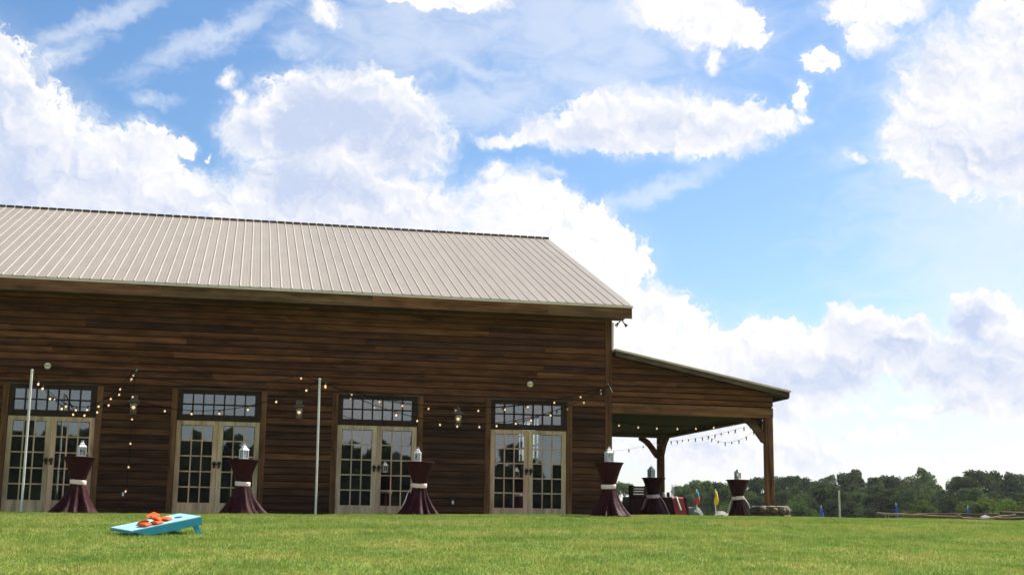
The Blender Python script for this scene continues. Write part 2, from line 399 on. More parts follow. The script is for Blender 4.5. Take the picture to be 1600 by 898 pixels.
def grass():
    r = np.random.default_rng(3); n = 1150000
    # as many blades per square metre everywhere in the view and a few metres beyond it
    y = -16.5+r.random(n)*18.5
    dist = y+29.9
    x = 2.235+dist*(-.22+r.random(n)*.94)
    w_ = (dist/32.0) > r.random(n)*1.0
    keep = w_ & ~((x < 10.9) & (y > -.03)) & ~((x < 15) & (y > .05))
    x, y = x[keep], y[keep]; n = len(x); z = gz(x, y)
    cl = np.sin(x*9.1+np.sin(y*7.0)*2)*np.sin(y*8.3+np.sin(x*6.0)*2)
    h = (.020+.026*r.random(n))*(1+.3*cl); a = r.random(n)*2*np.pi; wd = .0034+.003*r.random(n)
    lean = .012+.022*r.random(n); la = r.random(n)*2*np.pi
    dx, dy = np.cos(a)*wd, np.sin(a)*wd
    V = np.stack([np.stack([x-dx, y-dy, z-.005], -1), np.stack([x+dx, y+dy, z-.005], -1),
                  np.stack([x+np.cos(la)*lean, y+np.sin(la)*lean, z+h], -1)], 1)
    tag(link('grass', tri_mesh('grass', V, M_GRASS)), 'short mown grass of the lawn rising to the barn', 'grass', kind='stuff')
grass()

# ------------------------------------------------------------------ the barn
BX0, BX1, BD = -7.0, 10.84, 15.94          # wall ends, depth
DX = [-2.766, .802, 4.369, 7.931]; DW, DH = 1.83, 2.006
barn = empty('barn', (0, 0, 0), 'long brown timber barn with a pale ribbed metal roof and a side porch', 'barn')
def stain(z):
    """stain of one board: warm brown high up, greyer and darker on the lower wall"""
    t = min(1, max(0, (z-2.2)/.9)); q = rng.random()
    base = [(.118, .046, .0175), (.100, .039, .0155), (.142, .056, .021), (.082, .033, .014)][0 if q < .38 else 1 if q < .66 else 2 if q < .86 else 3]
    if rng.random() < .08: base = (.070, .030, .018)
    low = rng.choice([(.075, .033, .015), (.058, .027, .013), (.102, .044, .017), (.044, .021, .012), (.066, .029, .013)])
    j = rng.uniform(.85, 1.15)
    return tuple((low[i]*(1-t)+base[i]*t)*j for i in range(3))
def lap(x0, x1, z0, h, y=0.0):
    """one lapped board: thick at its lower edge, thin under the board above"""
    return MB().prism_x([(y-.036, z0+.023), (y+.004, z0+.023), (y+.004, z0+h), (y-.022, z0+h), (y-.038, z0+.039)], x0, x1)
ROW = .156
gaps = [(x-.135, x+DW+.135) for x in DX]
levels = [-.10+i*2.845/18+(rng.uniform(-.006, .006) if 0 < i < 18 else 0) for i in range(19)]
while levels[-1] < 4.80: levels.append(levels[-1]+ROW*rng.uniform(.95, 1.05))
for z, z_next in zip(levels, levels[1:]):
    h = z_next-z
    runs = [(BX0, BX1-.14)]
    if z < 2.70:
        runs = []; a = BX0
        for g0, g1 in gaps: runs.append((a, g0)); a = g1
        runs.append((a, BX1-.14))
    for a, b_ in runs:
        cuts = [a]; x = a+rng.uniform(.4, 3.4) if z > 2.7 else a+rng.uniform(1.2, 4.2)
        while x < b_-.5: cuts.append(x); x += rng.choice([2.44, 3.05, 3.66, 4.27, rng.uniform(1.2, 3)])
        cuts.append(b_)
        for c0, c1 in zip(cuts, cuts[1:]):
            mb = lap(c0+.0015, c1-.0015, z, h, rng.uniform(-.003, .003))
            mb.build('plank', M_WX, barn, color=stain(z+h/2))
# corner trim, backing and the other outside walls
MB().box(BX1-.138, BX1+.03, -.045, .02, -.10, 4.80).build('corner_board', M_WZ, barn, color=(.13, .058, .026), bevel=.006)
mb = MB()
xs = [BX0]+[v for g_ in [(x+.004, x+DW-.004) for x in DX] for v in g_]+[BX1-.002]
for a, b_ in zip(xs[0::2], xs[1::2]): mb.box(a, b_, .006, .16, -.10, 4.80)
for x in DX: mb.box(x+.004, x+DW-.004, .006, .16, 2.72, 4.80)
GY0, GY1, GZ0, GZ1 = 7.0, 10.4, 1.75, 2.95
for a_, c_, d_, e_ in ((.162, GY0, -.10, 4.80), (GY1, BD-.162, -.10, 4.80), (GY0, GY1, -.10, GZ0), (GY0, GY1, GZ1, 4.80)): mb.box(BX1-.16, BX1-.002, a_, c_, d_, e_)
mb.box(BX0, BX0+.16, .162, BD, -.10, 4.80)
mb.build('wall', M_WX, barn, color=(.014, .008, .006))
# back wall with three glazed openings, seen through the doors
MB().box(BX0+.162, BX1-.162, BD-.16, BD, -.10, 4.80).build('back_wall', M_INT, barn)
# a glazed opening in the right end wall, seen through the door nearest the porch
mb = MB()
for i in range(6): q = GY0+(GY1-GY0)*i/5; mb.box(BX1-.10, BX1-.06, q-.025, q+.025, GZ0, GZ1)
for i in range(4): q = GZ0+(GZ1-GZ0)*i/3; mb.box(BX1-.098, BX1-.062, GY0, GY1, q-.02, q+.02)
mb.build('end_window', M_FRAME, barn)
MB().box(BX0+.162, BX1-.162, .162, BD-.162, -.09, -.01).build('floor', plain('floor_boards', (.16, .11, .07), .5), barn)
# gable triangle of the right end
pk = (7.97, 8.39)
MB().prism_x([(.0, 4.802), (BD, 4.802), pk], BX1-.16, BX1-.002).build('gable', M_WX, barn, color=(.10, .055, .03))
# roof
EY, EZ, RY, RZ = -.80, 4.955, 7.97, 8.475
sl = Vector((0, RY-EY, RZ-EZ)); SL = sl.length; sl.normalize(); nrm = Vector((0, -sl.z, sl.y))
PITCHX = .2286; SW = PITCHX*4
def sheet_mesh():
    """one roof sheet, four ribs, ribs run up the slope; origin at its lower right corner"""
    prof = []
    for r_ in range(4):
        b0 = r_*PITCHX
        prof += [(b0, 0), (b0+.012, .015), (b0+.022, .015), (b0+.044, 0), (b0+.092, 0), (b0+.097, .002), (b0+.107, .002), (b0+.112, 0),
                 (b0+.162, 0), (b0+.167, .002), (b0+.177, .002), (b0+.182, 0)]
    prof.append((4*PITCHX, 0)); n = len(prof); vs = []
    for s_ in (0.0, SL*.5, SL):
        for u, w in prof: p = sl*s_+nrm*w; vs.append((u, p.y, p.z))
    for u, w in prof: p = -nrm*.002+nrm*w; vs.append((u, p.y, p.z-.004))
    fs = [(r_*n+i, r_*n+i+1, (r_+1)*n+i+1, (r_+1)*n+i) for r_ in range(2) for i in range(n-1)]
    mb = MB(); mb.add(vs[:3*n], fs); return mb.mesh('roof_sheet', M_ROOF)
sm_ = sheet_mesh(); x = 11.156; i = 0
while x > -6.6:
    x -= SW
    o = link('roof_sheet', sm_, barn, (x, EY, EZ+.002*(i % 2))); i += 1
RX0 = x
mb = MB()
for q in (0, 1):
    pass
mb.prism_x([(RY, RZ-.01), (2*RY-EY, EZ-.01), (2*RY-EY, EZ-.05), (RY, RZ-.05)], RX0, 11.156)
mb.build('rear_roof', M_ROOF, barn)
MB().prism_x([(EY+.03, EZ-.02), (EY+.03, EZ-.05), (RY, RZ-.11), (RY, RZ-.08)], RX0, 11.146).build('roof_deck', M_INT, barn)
# ridge: dark foam closures between the ribs, under a thin cap
mb = MB(); x = 11.156-SW*math.floor((11.156-RX0)/SW)
while x < 11.1:
    mb.box(x+.042, x+PITCHX-.004, RY-.10, RY-.02, RZ-.045, RZ+.03); x += PITCHX
tag(mb.build('ridge_closure', M_DARK, barn), kind='stuff')
MB().prism_x([(RY-.06, RZ+.031), (RY, RZ+.05), (RY+.06, RZ+.031), (RY, RZ+.036)], RX0, 11.156).build('ridge_cap', M_TRIM, barn)
# eave: drip edge, fascia boards, soffit
MB().prism_x([(EY-.030, EZ-.012), (EY-.026, EZ-.062), (EY-.005, EZ-.062), (EY+.03, EZ-.004)], RX0, 11.162).build('drip_edge', M_TRIM, barn)
cuts = [RX0, -3.9, .35, 5.0, 9.1, 11.146]
for a, b_ in zip(cuts, cuts[1:]):
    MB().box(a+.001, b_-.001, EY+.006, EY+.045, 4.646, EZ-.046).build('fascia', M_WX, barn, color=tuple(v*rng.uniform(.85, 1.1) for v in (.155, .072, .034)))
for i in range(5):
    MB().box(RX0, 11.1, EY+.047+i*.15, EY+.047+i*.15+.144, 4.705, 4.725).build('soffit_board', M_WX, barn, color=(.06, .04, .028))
# rake boards up the right gable
for s_ in (1, -1):
    y0, y1 = (EY+.046, RY) if s_ > 0 else (2*RY-EY, RY)
    MB().prism_x([(y0, EZ-.055), (y0, EZ-.30), (y1, RZ-.30), (y1, RZ-.055)][::s_], 11.10, 11.142).build('rake_board', M_WY, barn, color=(.10, .06, .036))
# small pale downpipe against the end wall
MB().tube([(10.905, -.01, 4.66), (10.905, -.01, 3.9)], .02, 6).build('conduit', M_TRIM, barn)

# doors
LW = DW/2-.006
def leaf_mesh():
    mb = MB(); y0, y1 = .012, .056; t, br, st = .095, .26, .108
    mb.box(0, st, y0, y1, -.06, DH); mb.box(LW-st, LW, y0, y1, -.06, DH)
    mb.box(st, LW-st, y0+.002, y1-.002, DH-t, DH); mb.box(st, LW-st, y0+.002, y1-.002, -.06, br-.06)
    gx0, gx1, gz0, gz1 = st, LW-st, br-.06, DH-t
    for i in (1, 2): x = gx0+(gx1-gx0)*i/3; mb.box(x-.014, x+.014, y0+.006, y1-.006, gz0, gz1)
    for j in range(1, 5):
        z = gz0+(gz1-gz0)*j/5
        for i in range(3):
            a = gx0+(gx1-gx0)*i/3+(.014 if i else 0); c = gx0+(gx1-gx0)*(i+1)/3-(.014 if i < 2 else 0)
            mb.box(a, c, y0+.008, y1-.008, z-.014, z+.014)
    return mb.mesh('door_leaf', M_DOOR), (gx0, gx1, gz0, gz1)
leafm, (gx0, gx1, gz0, gz1) = leaf_mesh()
pw, ph = (gx1-gx0)/3-.026, (gz1-gz0)/5-.026
panem = MB().box(0, pw, 0, .006, 0, ph).mesh('pane', M_PANE)
hm = MB(); hm.tube([(0, .012, 0), (0, -.045, 0)], .014, 8).ball((0, -.062, 0), .046, 10, 7); hm.box(-.022, .022, .004, .0115, -.10, .055)
handlem = hm.mesh('handle', M_IRON)
for x in DX:
    for s_ in (0, 1):
        o = link('door_leaf', leafm, barn, (x+s_*(DW/2)+.003, 0, 0), tuple(v*rng.uniform(.92, 1.08) for v in (.53, .37, .225)))
        for i in range(3):
            for j in range(5):
                pz = gz0+(gz1-gz0)*j/5+.013; px = gx0+(gx1-gx0)*i/3+.013
                q = link('pane', panem, o, (px, .031, pz)); q.rotation_euler = (rng.uniform(-.004, .004), 0, rng.uniform(-.004, .004))
        link('handle', handlem, o, (LW-.05 if s_ == 0 else .05, 0, 1.06))
    # casing and transom
    for a, b_ in ((x-.132, x-.004), (x+DW+.004, x+DW+.132)):
        MB().box(a, b_, -.038, .03, -.10, 2.70).build('casing', M_WZ, barn, color=(.14, .066, .028), bevel=.004)
    MB().box(x-.132, x+DW+.132, -.042, .03, 2.702, 2.745).build('casing', M_WX, barn, color=(.07, .045, .03))
    mb = MB(); t0, t1, z0, z1 = x-.003, x+DW+.003, DH+.008, 2.70; ax0, ax1, az0, az1 = x+.10, x+DW-.12, 2.135, 2.615
    mb.box(t0, ax0, .0, .06, z0, z1); mb.box(ax1, t1, .0, .06, z0, z1); mb.box(ax0, ax1, .001, .059, z0, az0); mb.box(ax0, ax1, .001, .059, az1, z1)
    for i in range(1, 7): q = ax0+(ax1-ax0)*i/7; mb.box(q-.017, q+.017, .006, .054, az0, az1)
    zm = (az0+az1)/2
    for i in range(7):
        mb.box(ax0+(ax1-ax0)*i/7+(.017 if i else 0), ax0+(ax1-ax0)*(i+1)/7-(.017 if i < 6 else 0), .008, .052, zm-.016, zm+.016)
    tr_ = mb.build('transom_window', M_FRAME, barn)
    tw, th = (ax1-ax0)/7-.03, (az1-az0)/2-.028
    tp = MB().box(0, tw, 0, .006, 0, th).mesh('transom_pane', M_PANE)
    for i in range(7):
        for j in range(2):
            q = link('pane', tp, tr_, (ax0+(ax1-ax0)*i/7+.015, .03, az0+(az1-az0)*j/2+.014)); q.rotation_euler = (rng.uniform(-.006, .006), 0, rng.uniform(-.006, .006))

# porch on the right end
PX1, PD, PB = 14.98, 7.92, 2.475
def roofz(x): return 3.835+(x-10.87)*(2.985-3.835)/4.43          # underside of the rake
rows = [(2.72, .135), (2.855, .14), (2.995, .135), (3.13, .14), (3.27, .14), (3.41, .15), (3.56, .3)]
for z0, h in rows:
    xe = PX1
    if roofz(PX1) < z0+h: xe = min(PX1, 10.87+(z0+.01-3.835)/((2.985-3.835)/4.43))
    if xe < 11.2: continue
    cuts = [BX1+.034]+([rng.uniform(12, 13.6)] if xe > 13.8 else [])+[xe]
    for a, b_ in zip(cuts, cuts[1:]):
        top = [(b_-.001, min(z0+h, roofz(b_-.001))), (a+.001, min(z0+h, roofz(a+.001)))]
        xm = 10.87+(z0+h-3.835)/((2.985-3.835)/4.43)
        if a+.01 < xm < b_-.01: top = [top[0], (xm, z0+h), top[1]]
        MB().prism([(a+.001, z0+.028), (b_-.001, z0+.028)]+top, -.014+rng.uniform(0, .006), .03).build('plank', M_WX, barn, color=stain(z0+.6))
MB().prism([(BX1+.03, PB+.02), (PX1-.01, PB+.02), (PX1-.01, roofz(PX1)), (BX1+.03, roofz(BX1))], .032, .12).build('porch_gable_backing', M_WX, barn, color=(.014, .008, .006))
MB().box(BX1+.032, PX1, -.03, .14, PB, 2.715).build('beam', M_WX, barn, color=(.17, .078, .034), bevel=.008)
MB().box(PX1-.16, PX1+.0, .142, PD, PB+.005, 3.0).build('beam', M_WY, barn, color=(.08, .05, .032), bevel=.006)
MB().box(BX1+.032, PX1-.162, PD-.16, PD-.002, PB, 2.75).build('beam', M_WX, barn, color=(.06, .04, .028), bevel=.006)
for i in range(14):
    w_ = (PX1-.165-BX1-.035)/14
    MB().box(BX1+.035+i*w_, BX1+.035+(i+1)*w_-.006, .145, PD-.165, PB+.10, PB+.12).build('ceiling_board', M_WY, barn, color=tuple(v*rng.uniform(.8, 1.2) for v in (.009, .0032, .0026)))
# its roof: deck, rake board, thin metal sheet
dx, dz = 4.43, 2.985-3.835
def along(x, off): return 3.835+(x-10.87)*dz/dx+off
MB().prism([(10.885, along(10.885, -.02)), (15.30, along(15.30, -.02)), (15.30, along(15.30, .10)), (10.885, along(10.885, .10))], -.30, -.262).build('rake_board', M_WX, barn, color=(.10, .066, .042))
MB().prism([(10.885, along(10.885, .06)), (15.295, along(15.295, .06)), (15.295, along(15.295, .098)), (10.885, along(10.885, .098))], -.26, PD+.3).build('roof_deck', M_WX, barn, color=(.07, .045, .03))
mb = MB(); mb.prism([(10.885, along(10.885, .104)), (15.33, along(15.33, .104)), (15.33, along(15.33, .150)), (10.885, along(10.885, .150))], -.325, PD+.33)
mb.build('porch_roof', M_EDGE, barn)
mb = MB(); y = -.2
while y < PD+.3:
    mb.prism([(10.885, along(10.885, .151)), (15.33, along(15.33, .151)), (15.33, along(15.33, .168)), (10.885, along(10.885, .168))], y, y+.03); y += PITCHX
tag(mb.build('porch_roof_rib', M_TRIM, barn), kind='stuff')
MB().box(15.26, 15.298, -.258, PD+.3, along(15.26, -.06), along(15.26, .055)).build('fascia', M_WY, barn, color=(.09, .058, .036))
# posts and curved knee braces
def brace(a, d, z0, size, w, name='brace'):
    """curved knee brace in the plane of direction d (unit x or y) from the post side at a, rising to the beam"""
    n = 8; out, inn = [], []
    for i in range(n+1):
        t = math.pi/2*i/n
        out.append((size*(1-math.cos(t))*.99+.0, z0+size*math.sin(t)*1.0))
    top = [(size+.02, z0+size), (size-.22, z0+size)]
    inner = [(.0, z0+.22)]
    # outer (convex side faces down and out), inner straight edge
    poly = [(0, z0-.02)]+[(size*(i/n)**1.25, z0+size*(i/n)**.72*1.0) for i in range(1, n)]+[(size+.03, z0+size-.03), (size+.03, z0+size), (size-.24, z0+size)]
    poly += [(size*.40, z0+size*.62), (.0, z0+.26)]
    return poly
bp = [(.0, .0), (.075, .03), (.20, .20), (.30, .34), (.42, .455), (.53, .52), (.58, .54), (.58, .62), (.40, .62), (.26, .53), (.10, .34), (.0, .20)]
def brace_x(x, y, z, s_):   # along x, s_ = -1 runs to the left
    poly = [(x+s_*u, z+w) for u, w in bp]
    if s_ < 0: poly = poly[::-1]
    MB().prism(poly, y-.055, y+.055).build('brace', M_WX, barn, color=(.085, .042, .022))
def brace_y(x, y, z, s_):
    poly = [(y+s_*u, z+w) for u, w in bp]
    if s_ < 0: poly = poly[::-1]
    MB().prism_x(poly, x-.055, x+.055).build('brace', M_WY, barn, color=(.07, .035, .02))
FP = (14.78, 14.975, -.02, .175); RP = (14.575, 14.77, PD-.18, PD+.01)
MB().box(FP[0], FP[1], FP[2], FP[3], .16, PB-.002).build('post', M_WZ, barn, color=(.15, .068, .031), bevel=.012)
MB().box(RP[0], RP[1], RP[2], RP[3], -.1, PB-.002).build('post', M_WZ, barn, color=(.11, .05, .024), bevel=.012)
brace_x(FP[0]-.001, .08, PB-.622, -1); brace_y(14.875, FP[3]+.001, PB-.622, 1)
brace_x(RP[0]-.001, PD-.085, PB-.622, -1); brace_y(14.67, RP[2]-.001, PB-.622, -1)
MB().box(11.0, 15.2, .3, PD+.2, -.12, -.045).build('porch_slab', plain('concrete', (.32, .30, .27), .85, 0, .2, 3), barn)

# fixtures on the barn are lifted off with a screwdriver: things of their own
def globe(x, z, label):
    r_ = empty('wall_speaker_light', (x, -.03, z), label, 'wall light', 'round lights above the doors'); r_.name = 'globe_light'
    MB().lathe([(.05, 0), (.05, .03), (.035, .035)], 12).build('backplate', M_CREAM, r_).rotation_euler = (R(90), 0, 0)
    MB().ball((0, -.085, 0), .072, 14, 9).build('globe', M_CREAM, r_)
    MB().box(-.05, .05, -.1585, -.152, -.008, .008).build('seam', M_IRON, r_)
globe(-2.01, 3.10, 'small round cream globe light above the leftmost door')
globe(8.84, 3.08, 'small round cream globe light above the door nearest the porch')
def sconce(x, z, label):
    r_ = empty('wall_lantern', (x, -.03, z), label, 'wall lantern', 'lanterns between the doors'); r_.scale = (1.4, 1.4, 1.3)
    mb = MB(); mb.box(-.05, .05, -.02, .0, -.12, .16); mb.tube([(0, -.01, .11), (0, -.07, .17), (0, -.13, .13), (0, -.13, .08)], .010, 6)
    mb.build('bracket', M_BRONZE, r_)
    MB().lathe([(.02, .10), (.10, .045), (.105, .03), (.03, .03)], 12, 0, -.13).build('cap', M_BRONZE, r_)
    MB().lathe([(.062, .03), (.066, -.02), (.052, -.15), (.03, -.165)], 12, 0, -.13).build('glass_shade', M_CLEAR, r_)
    mb = MB()
    for k in range(4):
        a = math.pi/4+k*math.pi/2; c_, s_ = math.cos(a), math.sin(a)
        mb.tube([(.07*c_, -.13+.07*s_, .03), (.058*c_, -.13+.058*s_, -.16)], .005, 4)
    mb.lathe([(.06, -.165), (.06, -.175), (.02, -.19)], 12, 0, -.13); mb.build('cage', M_BRONZE, r_)
    MB().ball((0, -.13, -.06), .028, 8, 6).build('bulb', M_BULB, r_)
sconce(-.13, 2.32, 'black caged wall lantern between the first and second doors from the left')
sconce(3.48, 2.32, 'black caged wall lantern on the boards just left of the second white pole')
sconce(7.12, 2.28, 'black caged wall lantern between the two doors nearest the porch')
def outlet(x, z, label):
    r_ = empty('outlet_box', (x, -.03, z), label, 'outlet', 'outdoor outlets low on the wall')
    MB().box(-.045, .045, -.05, 0, -.085, .085).build('box', M_IRON, r_, bevel=.008)
    MB().box(-.022, .022, -.062, -.0505, -.045, .03).build('cover', M_CREAM, r_, bevel=.004)
outlet(-.24, .36, 'dark outdoor outlet low on the wall below the hanging bulbs')
outlet(7.06, .31, 'small outdoor outlet low on the wall between the third and fourth doors')
r_ = empty('twin_floodlight', (11.08, -.12, 4.733), 'black twin floodlight hanging under the eave at the right gable corner', 'floodlight')
MB().box(-.05, .05, -.05, .05, -.03, 0).build('base', M_IRON, r_)
for s_ in (-1, 1):
    h_ = MB().tube([(s_*.02, 0, -.03), (s_*.06, 0, -.085), (s_*.085, 0, -.105), (s_*.11, -.01, -.14), (s_*.135, -.02, -.165)], [.014, .014, .022, .032, .050], 8).build('lamp_head', M_IRON, r_)
    MB().tube([(s_*.1345, -.0201, -.1645), (s_*.138, -.021, -.169)], .044, 8).build('lens', M_CREAM, h_)

# ------------------------------------------------------------------ poles and strings of bulbs
P1, P2 = (-1.95, -2.5, 2.71), (3.81, -2.5, 2.74)
for (x, y, zt), lab in ((P1, 'white steel pole standing before the leftmost door'), (P2, 'white steel pole standing left of the third door')):
    p = empty('light_pole', (x, y, float(gz(x, y))), lab, 'pole', 'white poles holding the light strings')
    b0 = float(gz(x, y)); ln = -.004*(zt-b0) if x < 0 else -.03
    MB().tube([(0, 0, -.15), (ln, 0, zt-b0)], .024, 10).build('shaft', M_POLE, p)
    MB().lathe([(.028, zt-b0), (.028, zt-b0+.03), (.01, zt-b0+.045)], 10, ln, 0).build('cap', M_POLE, p)
    MB().tube([(ln, 0, zt-b0-.02), (ln+.03, -.03, zt-b0+.0), (ln+.05, -.02, zt-b0-.05)], .006, 5).build('hook', M_IRON, p)
socketm = MB().lathe([(.010, .0), (.017, -.012), (.018, -.05), (.014, -.056)], 8).mesh('socket', M_IRON)
bulbm = MB().lathe([(.010, -.050), (.017, -.064), (.021, -.080), (.017, -.096), (.002, -.103)], 8).mesh('bulb', M_BULB)
unlitm = MB().lathe([(.010, -.050), (.017, -.064), (.021, -.080), (.017, -.096), (.002, -.103)], 8).mesh('bulb', M_UNLIT)
def string(label, A, B, sag, n, t0=.03, t1=.97, group='strings of light bulbs on the barn', lit=.9, pw=1.0, cable=.008):
    A, B = Vector(A), Vector(B)
    def at(t): return A.lerp(B, t)-Vector((0, 0, sag*4*t*(1-t)))
    r_ = empty('string_lights', A, label, 'string lights', group)
    MB().tube([at(i/28)-A for i in range(29)], cable, 5).build('cable', M_CABLE, r_)
    for i in range(n):
        t = t0+(t1-t0)*(i/(n-1))**pw+rng.uniform(-.006, .006); p = at(min(1, max(0, t)))-A
        e = (rng.uniform(-.25, .25), rng.uniform(-.25, .25), 0)
        s_ = link('socket', socketm, r_, p); s_.rotation_euler = e
        q = link('bulb', bulbm if rng.random() < lit else unlitm, r_, p); q.rotation_euler = e
H1, H2, H3 = (-.15, -.07, 3.05), (3.46, -.07, 3.11), (10.78, -.09, 3.10)
string('lower of two bulb strings dipping from the left pole across the leftmost transom', P1, H1, .86, 9, .06, .97)
string('upper of two bulb strings dipping from the left pole across the leftmost transom', (P1[0]+.02, P1[1]+.02, P1[2]-.02), (H1[0]-.05, H1[1]-.03, H1[2]), .74, 9, .10, .99)
string('bulb string sagging across the second door transom to the second pole', (-.13, -.10, 2.42), P2, .42, 7, .02, .93)
string('bulb string from the second pole drooping lowest across the third and fourth transoms', P2, H3, .90, 15, .01, .97, pw=.93)
string('bulb string from the wall hook over the third and fourth transoms, the higher one', H2, (H3[0]+.02, H3[1]-.02, H3[2]+.03), .64, 13, .005, .975)
string('bulbs hanging straight down the wall to the outlet by the second door', (-.15, -.10, 2.98), (-.17, -.10, .40), 0, 5, .16, .96)
c_ = MB().tube([Vector(H1).lerp(Vector(H2), i/20)-Vector((0, 0, .30*4*(i/20)*(1-i/20))) for i in range(21)], .010, 5)
tag(c_.build('power_cable', M_IRON), 'bare dark cable slung between wall hooks over the second transom', 'cable')
for (x, y, z), lab in ((H1, 'iron hook and white cord where strings gather between the first two doors'), (H2, 'iron wall hook above the lantern left of the second pole'), (H3, 'iron hook and white cord on the barn corner beside the porch')):
    h_ = empty('wall_hook', (x, 0, z), lab, 'hook', 'wall hooks for the light strings')
    MB().box(-.03, .03, -.05, -.026, -.05, .05).build('plate', M_IRON, h_)
    MB().tube([(0, -.05, .02), (0, -.10, .03), (0, -.12, -.01), (0, -.09, -.04)], .008, 5).build('arm', M_IRON, h_)
    if 'cord' in lab: MB().tube([(.04, -.06, .06), (-.03, -.08, -.06), (-.10, -.07, -.22)] if x < 5 else [(-.02, -.07, .06), (.04, -.08, -.04), (.10, -.06, -.14)], .007, 5).build('cord', M_WHITE, h_)
PG = 'strings of light bulbs under the porch'
string('bulb string under the porch ceiling near the front beam', (11.1, 2.2, 2.50), (14.75, .5, 2.46), .16, 8, .15, .98, PG)
string('bulb string hanging along the outer side of the porch', (14.70, 7.6, 2.36), (14.84, .3, 2.42), .10, 14, .02, .9, PG, lit=.35, cable=.003)
string('bulb string dipping beyond the outer side of the porch', (14.88, 4.4, 2.34), (14.92, .4, 2.44), .34, 8, .1, .95, PG, lit=.35, cable=.003)
string('bulb string drooping across the open back of the porch', (11.2, 7.6, 2.10), (14.6, 7.6, 2.36), .22, 8, .03, .97, PG, lit=.35, cable=.003)

# ------------------------------------------------------------------ cocktail tables and lanterns
M_CLOTH, g, b = mat('burgundy_satin', (.05, .003, .010), .6, 0, .12)
n = g.noise(coords(g), 40, 3, .6); c = g.v('SCALE', (.028, .0008, .0032)); g.L.new(g.step(n, .3, .7, .85, 1.15), c.node.inputs['Scale']); g.L.new(c, b.inputs['Base Color'])
bump(g, b, g.noise(g.v('MULTIPLY', coords(g), (9, 9, 2.2)), 1.6, 4, .6), .9, .03)
M_SASH = plain('pale_sash', (.74, .58, .56), .5, 0, .1, 30)
def table(x, y, label, seed, ht=1.09, tail=None, foot=.42, tilt=0):
    r = random.Random(seed); base = float(gz(x, y)) if y < .2 else -.045
    t = empty('cocktail_table', (x, y, base), label, 'cocktail table', 'tall tables in burgundy cloths')
    ph = [(k, r.uniform(0, 6.28), r.uniform(.5, 1)) for k in (5, 7, 11, 13)]
    sx, sy = r.uniform(-.06, .06), r.uniform(-.04, .04); neck = .60
    def fn(rad, z, a):
        f = sum(w*math.cos(k*a+p) for k, p, w in ph)/3.0
        low = max(0, (neck-z)/neck); hi = max(0, (z-neck)/(ht-neck)) if z < ht-.03 else 0
        q = rad*(1+f*(.46*low**.8)+f*(.05 if .05 < hi < .98 else 0)*(1-hi)+.05*math.cos(16*a+f*3)*(1 if low > .0 else .5)*(.5 if z > .05 else .6)*(0 if z > ht-.05 else 1))
        q *= 1+low*(.10*math.cos(a+ph[0][1])+.07*math.cos(2*a+ph[1][1])+.05*math.cos(3*a+ph[2][1]))
        z2 = z+(.012*math.sin(5*a+ph[3][1])+.012 if z < .03 else 0)
        return q, z2
    foot *= .93
    prof = [(foot, 0), (foot*.90, .04), (foot*.75, .14), (foot*.60, .26), (foot*.48, .38), (foot*.385, .50), (.138, .575), (.130, neck), (.138, .63),
            (.163, .72), (.197, .83), (.240, .95), (.278, 1.04), (.302, ht-.02), (.304, ht-.006), (.296, ht), (.0001, ht+.001)]
    MB().lathe(prof, 72, 0, 0, fn).build('cloth', M_CLOTH, t)
    s_ = MB().lathe([(.140, .565), (.150, .575), (.150, .61), (.152, .64), (.146, .655), (.136, .655)], 32, 0, 0, lambda q, z, a: (q*(1+.03*math.cos(9*a)), z+.012*math.sin(a+seed))).build('sash', M_SASH, t)
    if tail:
        for a, ln, wd in tail:
            ca, sa = math.cos(a), math.sin(a); mb = MB(); pts = []
            for i in range(9):
                q = i/8; rad = .155+q*ln*.62*(foot/.42)+.02*math.sin(q*5); zz = .62-q*ln
                for e in (-1, 1):
                    w2 = wd*(.35+.65*q)*e; pts.append((rad*ca-w2*sa, rad*sa+w2*ca, zz+.01*e))
            vs = pts+[(p[0]-.006*ca, p[1]-.006*sa, p[2]) for p in pts]; m_ = len(pts)
            fs = [(2*i, 2*i+1, 2*i+3, 2*i+2) for i in range(8)]+[(m_+2*i+2, m_+2*i+3, m_+2*i+1, m_+2*i) for i in range(8)]
            fs += [(2*i, 2*i+2, m_+2*i+2, m_+2*i) for i in range(8)]+[(2*i+1, m_+2*i+1, m_+2*i+3, 2*i+3) for i in range(8)]
            mb.add(vs, fs, True); mb.build('tail', M_SASH, s_)
        MB().ball((.16*math.cos(tail[0][0]), .16*math.sin(tail[0][0]), .61), .045, 10, 6, (1, 1, .8)).build('knot', M_SASH, s_)
    return x, y, base+ht+.004
